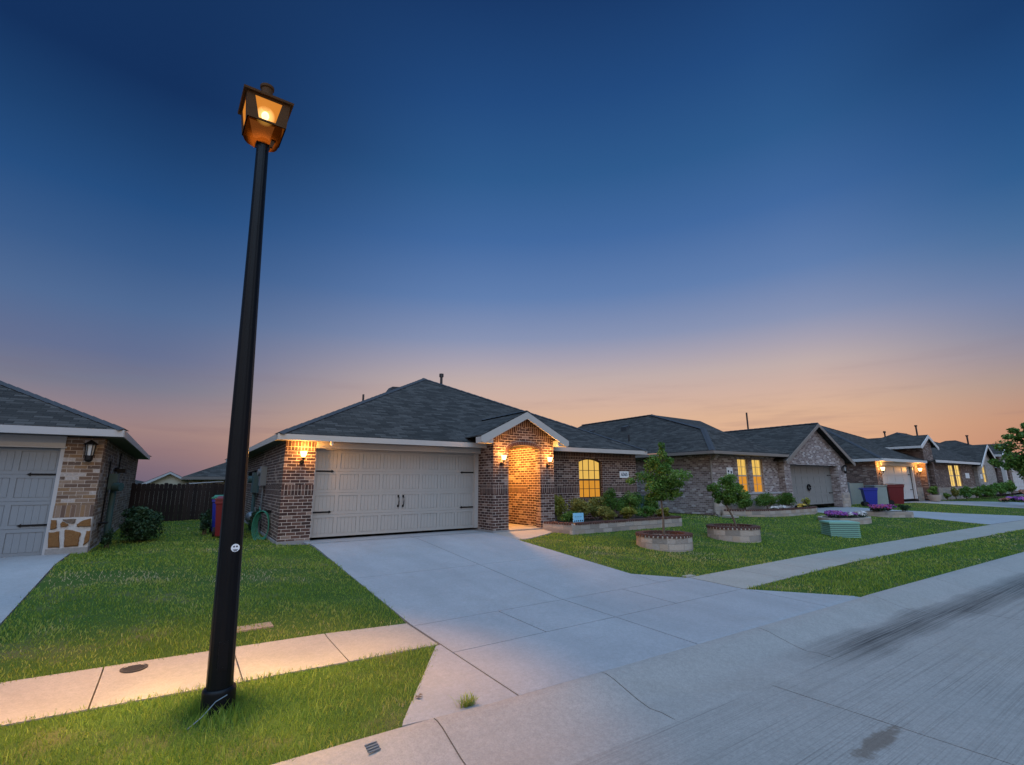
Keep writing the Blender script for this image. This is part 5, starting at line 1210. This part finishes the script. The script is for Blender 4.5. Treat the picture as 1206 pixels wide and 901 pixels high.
wheeled_bin('wheeled_bin', 'maroon bin in front of the white lit garage', (35.25, 11.60, -1.38), R(30), M['red_bin'], M['red_bin'], G1, 1.18)
wheeled_bin('wheeled_bin', 'blue bin left of the grey-green cabinet', (32.6, 11.95, -1.38), R(35), M['blue_bin'], M['blue_bin'], G1)
wheeled_bin('wheeled_bin', 'maroon bin half hidden behind the lamp pole beside the brick side wall', (1.21, 15.3, -1.38), R(-5), M['red_bin'], M['red_bin'], G1)
wheeled_bin('wheeled_bin', 'blue bin with green lid behind the maroon one at the side wall', (1.22, 16.9, -1.38), R(-5), M['blue_bin'], M['green_lid'], G1)
ac = thing('utility_cabinet', 'grey-green metal cabinet between the blue and maroon bins', 'cabinet', (34.4, 11.8, -1.4))
part('body', MB().obox((33.45, 11.90, -.86), (.24, -.20, 0), (.2, .32, 0), (0, 0, .58)), M['utility_grey'], ac); part('lid', MB().obox((33.45, 11.90, -.26), (.26, -.22, 0), (.22, .35, 0), (0, 0, .025)), M['utility_grey'], ac)
gt_ = thing('side_fence', 'dark grey gate panel with pale post between the second and third houses', 'fence', (33.5, 13.5, -1.4))
mb = MB(); x = 31.0
while x < 36.1: mb.box(x, x+.13, 13.5, 13.53, -1.4, -.12); x += .14
part('pickets', mb, M['utility_grey'], gt_); part('post', MB().cyl((33.9, 13.44, -1.45), (33.9, 13.44, -.05), .05, n=10), M['meter_grey'], gt_)

ys = thing('yard_sign', 'small light blue yard sign standing in the raised bed', 'sign', (10.0, 11.25, -1.25))
sg = part('sign_panel', MB().obox((9.98, 11.22, -1.02), (.205, 0, 0), (0, .006, 0), (0, 0, .13)), M['sign_blue'], ys)
r = random.Random(5); pm = MB()
for i in range(5): 
    xx = 9.83+i*.075; pm.box(xx-.02, xx+.02, 11.2105, 11.2135, -1.135, -1.135+r.uniform(.015, .045))
for i in range(3): pm.box(9.83+i*.1, 9.83+i*.1+.07, 11.2105, 11.2135, -1.0, -.992)
part('sign_print', pm, M['ink'], sg); part('sign_leg', MB().cyl((9.83, 11.235, -1.25), (9.83, 11.235, -.92), .006, n=6).cyl((10.13, 11.235, -1.25), (10.13, 11.235, -.92), .006, n=6), M['meter_grey'], ys)

def disc(name, c, r_, label, cat, mat, bars=True):
    z = g(*c); t = thing(name, label, cat, (c[0], c[1], z))
    part('rim', MB().lathe((c[0], c[1], z), [(r_, -.02), (r_, .006), (r_*.9, .006), (r_*.9, -.004)], 28), mat, t)
    pl = MB().lathe((c[0], c[1], z), [(0, .004), (r_*.89, .004)], 28)
    if bars:
        for i in range(-3, 4):
            hw = math.sqrt(max(0, .75**2-(i*.2)**2))*r_; pl.box(c[0]-hw, c[0]+hw, c[1]+i*.2*r_-.006, c[1]+i*.2*r_+.006, z+.003, z+.008)
    part('plate', pl, mat, t); return t
disc('manhole_cover', (-.15, 6.5), .115, 'round dark iron utility cover set in the lamp-lit sidewalk', 'manhole cover', M['cast_iron'])
vc = MB(); vc.box(.74, 1.20, 7.10, 7.34, g(0, 7.2)-.05, g(0, 7.2)-.002); single('valve_cover', vc, M['slab'], (1.0, 7.2, g(0, 7.2)), 'small concrete slab half sunk in the grass behind the lamp post', 'slab')
dr = MB(); zk = -1.834
for i in range(4): dr.obox((1.36, 3.83-.028*i, zk+.002-i*.0035), (.045, .006, 0), (0, .007, 0), (0, 0, .004))
single('kerb_marker', dr, M['meter_grey'], (1.36, 3.8, zk), 'small ridged metal marker set in the kerb edge', 'marker')
wb = MB(); wb.box(8.36, 8.62, 6.30, 6.44, g(0, 6.35)-.05, g(0, 6.35)+.008); single('valve_cover', wb, M['walk'], (8.5, 6.37, -1.8), 'small square concrete cover at the lawn corner by the driveway', 'slab')
# garden hose on its hanger
gh = thing('garden_hose', 'green garden hose coiled on a hanger on the brick side wall', 'hose', (2.0, 14.3, -1.38))
mb = MB(); pts = []
for k in range(0, 5*24):
    a = 2*math.pi*k/24; q = k/24; ss = (.15+.014*q)*math.sin(a); pts.append((1.97+.78*ss-.02*q, 14.32-.62*ss-.03*q, -1.02+(.33+.014*q)*math.cos(a)-.012*q))
pts += [(1.93, 14.6, -.9), (1.95, 15.2, -.62), (2.0, 15.8, -.72), (2.0, 16.3, -.95)]
mb.tube(pts, .013, 7); part('hose_coil', mb, M['hose'], gh, smooth=True)
part('hanger', MB().box(1.86, 2.12, 14.24, 14.36, -.74, -.67), M['iron'], gh)
sb_ = MB(); sb_.prism([(18.25, 11.5, -1.40), (18.6, 11.4, -1.40), (18.62, 11.85, -1.40), (18.27, 11.95, -1.40)], (0, 0, .07)); single('splash_block', sb_, M['walk'], (18.4, 11.7, -1.4), 'pale concrete splash block under the downspout corner', 'splash block')
# weed tuft in the kerb joint and dry leaf litter
r = np.random.default_rng(9); n = 90; V = []
for i in range(n):
    a = r.uniform(0, 6.28); h = r.uniform(.04, .10); l = r.uniform(.02, .10); b = np.array([2.24+r.normal(0, .03), 3.985+r.normal(0, .012), -1.845]); s = np.array([math.cos(a+1.57), math.sin(a+1.57), 0])*.003
    t_ = b+np.array([math.cos(a)*l, math.sin(a)*l, h]); m = (b+t_)/2+np.array([0, 0, h*.25]); V += [b-s, b+s, m+s, m-s, t_, t_+s*.2]
tf = fast_mesh('weed_tuft', np.array(V), 6, M['grass'], r.uniform(.2, .8, n), None, (2.24, 3.985, -1.845), [[0, 1, 2, 3], [3, 2, 5, 4]]); tf.location = (2.24, 3.985, -1.845)
tag(tf, 'green weed tuft growing in the kerb joint at the driveway corner', 'weed')
lf = MB(); rr = random.Random(4)
for (x, y) in ((1.94, 4.35), (1.98, 4.37), (1.955, 4.33)):
    z = g(x, y)+.012; lf.add([(x-.025, y, z), (x, y-.014, z+.008), (x+.026, y+.004, z+.002), (x+.002, y+.016, z+.012)], [(0, 1, 2, 3)])
single('dead_leaf', lf, M['bark'], (1.95, 4.35, g(1.95, 4.35)), 'curled brown dead leaf on the warm lit driveway apron', 'leaf', fix=False)

# ------------------------------------------------------------------ grass
def d_near(d): return 5200/(1+(d/4.6)**2.2)
V_, R_ = [], []
for i, (nm, pl) in enumerate(LAWNS):
    if nm in ('farleft', 'farverge'): continue
    v, q = blades(pl, d_near, 40+i, 1.0 if 'verge' in nm else .85); V_.append(v); R_.append(q)
rr = np.random.default_rng(77); n = 900; a = rr.uniform(0, 6.28, n); q = np.abs(rr.normal(0, .16, n))+.11      # longer tufts round the lamp base
P = np.stack([.485+np.cos(a)*q, 5.05+np.sin(a)*q], 1); h = rr.uniform(.05, .15, n)*np.clip(1.2-q*1.4, .3, 1); la = rr.uniform(0, 6.28, n)
B = np.stack([P[:, 0], P[:, 1], np.interp(P[:, 1], GY, GZ)-.015], 1); S = np.stack([np.cos(a+1.3), np.sin(a+1.3), 0*a], 1)*.0032; Lq = np.stack([np.cos(la), np.sin(la), 0*a], 1)*(h*.5)[:, None]; U = np.stack([0*h, 0*h, h], 1)
V_.append(np.stack([B-S, B+S, B+S*.7+Lq*.35+U*.6, B-S*.7+Lq*.35+U*.6, B+Lq+U, B+Lq+U+S*.15], 1).reshape(-1, 3)); R_.append(np.clip(rr.normal(.3, .15, n), 0, 1))
go = fast_mesh('grass', np.concatenate(V_), 6, M['grass'], np.concatenate(R_), None, (0, 0, 0), [[0, 1, 2, 3], [3, 2, 5, 4]])
go['kind'] = 'stuff'; go['label'] = 'short green lawn grass on yards and verges'
print('blades', sum(len(q) for q in R_))

# ------------------------------------------------------------------ sky, dusk fill light, camera
wd = bpy.data.worlds.new('World'); scene.world = wd; wd.use_nodes = True
class WT(NT):
    def __init__(s): s.t = wd.node_tree; s.t.nodes.clear(); s.out = s.n('ShaderNodeOutputWorld')
t = WT()
tc = t.n('ShaderNodeTexCoord'); nm = t.n('ShaderNodeVectorMath', _operation='NORMALIZE'); t.l(tc.outputs['Generated'], nm.inputs[0])
D = t.sep(nm.outputs[0])
el = t.math('DIVIDE', t.math('ARCSINE', D[2]), math.pi/2)           # 0 horizon .. 1 zenith
az = t.math('MULTIPLY', t.math('ARCTAN2', D[1], D[0]), 180/math.pi)
def stops(L): return [(max(0, e_)/90, srgb(c)) for e_, c in L]
cen = t.ramp(el, stops([(0, '#e2a47d'), (3, '#e5af88'), (7, '#dcb396'), (9.5, '#cfb0a2'), (12, '#bfadab'), (14.2, '#a7a1b0'), (16.7, '#8893b3'), (21.6, '#607eae'), (28, '#4169a0'), (34.5, '#2d5a8e'), (42, '#20497e'), (50, '#163868'), (58, '#15345f'), (90, '#8fc4ff')]))  # zenith stops, above the frame, raised as added blue fill
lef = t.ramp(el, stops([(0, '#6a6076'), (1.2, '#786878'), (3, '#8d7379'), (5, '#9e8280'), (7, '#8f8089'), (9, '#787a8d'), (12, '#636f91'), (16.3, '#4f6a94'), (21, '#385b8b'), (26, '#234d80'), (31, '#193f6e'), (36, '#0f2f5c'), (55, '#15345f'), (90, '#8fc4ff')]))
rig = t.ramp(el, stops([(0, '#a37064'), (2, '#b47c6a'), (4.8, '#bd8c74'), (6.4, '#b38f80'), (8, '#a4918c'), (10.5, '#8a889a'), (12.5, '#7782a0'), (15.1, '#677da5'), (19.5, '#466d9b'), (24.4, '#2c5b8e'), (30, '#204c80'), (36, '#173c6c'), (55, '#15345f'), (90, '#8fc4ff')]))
def sstep(v, a, b):
    nd = t.n('ShaderNodeMapRange', _interpolation_type='SMOOTHSTEP'); t.l(v, nd.inputs[0]); nd.inputs[1].default_value = a; nd.inputs[2].default_value = b; return nd.outputs[0]
col = t.mix(sstep(az, 58, 96), cen, lef); col = t.mix(sstep(az, 25, 3), col, rig)
# faint drawn-out cloud streaks low over the horizon
cv = t.comb(t.math('MULTIPLY', az, .055), t.math('MULTIPLY', el, 46), 0)
cn = t.noise(1.0, 4, .6, cv); cm = t.math('MULTIPLY', sstep(cn, .48, .72), t.math('MULTIPLY', sstep(el, .17, .03), .28))
col = t.mix(cm, col, srgb('#7b6472'))
# the sky at the photographer's back, brightened as fill for the ground and house fronts
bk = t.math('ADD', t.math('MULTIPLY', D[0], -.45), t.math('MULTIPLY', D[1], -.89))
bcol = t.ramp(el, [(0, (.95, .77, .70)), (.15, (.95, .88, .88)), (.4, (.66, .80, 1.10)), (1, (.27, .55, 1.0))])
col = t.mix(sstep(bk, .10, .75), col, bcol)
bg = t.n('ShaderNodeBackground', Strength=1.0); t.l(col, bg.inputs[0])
sky = t.n('ShaderNodeTexSky', _sky_type='NISHITA', _sun_disc=False, _sun_elevation=R(-3), _sun_rotation=R(205), _altitude=150)
bg2 = t.n('ShaderNodeBackground', Strength=.05); t.l(sky.outputs[0], bg2.inputs[0])
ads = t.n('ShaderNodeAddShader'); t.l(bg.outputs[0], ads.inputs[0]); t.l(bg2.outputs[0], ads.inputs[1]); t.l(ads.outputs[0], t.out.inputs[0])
wd.cycles.sampling_method = 'AUTOMATIC'
sn = bpy.data.lights.new('fill_sun', 'SUN'); sn.energy = 3.3; sn.angle = R(90); sn.color = (.38, .65, 1.0)  # soft blue fill added from overhead; the sun itself is down
so_ = bpy.data.objects.new('fill_sun', sn); C.objects.link(so_)
so_.rotation_euler = Vector((.14, .28, -.95)).to_track_quat('-Z', 'Y').to_euler()

f_, d_ = 570.0, 118.0
pitch = math.atan2(d_, f_); yaw = math.atan2(1460-603, math.hypot(f_, d_)); roll = R(-.25)
F0 = Vector((math.cos(yaw), math.sin(yaw), 0)); R0 = Vector((math.sin(yaw), -math.cos(yaw), 0))
Fv = F0*math.cos(pitch)+Vector((0, 0, 1))*math.sin(pitch); U0 = -F0*math.sin(pitch)+Vector((0, 0, 1))*math.cos(pitch)
R1 = R0*math.cos(roll)+U0*math.sin(roll); U1 = -R0*math.sin(roll)+U0*math.cos(roll)
cd = bpy.data.cameras.new('camera'); cd.sensor_width = 36; cd.lens = 36*f_/1206; cd.clip_end = 3000; cd.clip_start = .05
co = bpy.data.objects.new('camera', cd); C.objects.link(co)
co.matrix_world = Matrix(((R1.x, U1.x, -Fv.x, 0), (R1.y, U1.y, -Fv.y, 0), (R1.z, U1.z, -Fv.z, 0), (0, 0, 0, 1)))
scene.camera = co
for o in list(scene.objects):
    if o.parent is None: o.location.z += H
scene.view_settings.view_transform = 'Standard'; scene.view_settings.look = 'None'; scene.view_settings.exposure = 0; scene.view_settings.gamma = 1; scene.view_settings.use_curve_mapping = False
cy = scene.cycles; cy.use_denoising = True; cy.max_bounces = 6; cy.diffuse_bounces = 3; cy.glossy_bounces = 2; cy.transparent_max_bounces = 8; cy.sample_clamp_indirect = 4; cy.caustics_reflective = False; cy.caustics_refractive = False
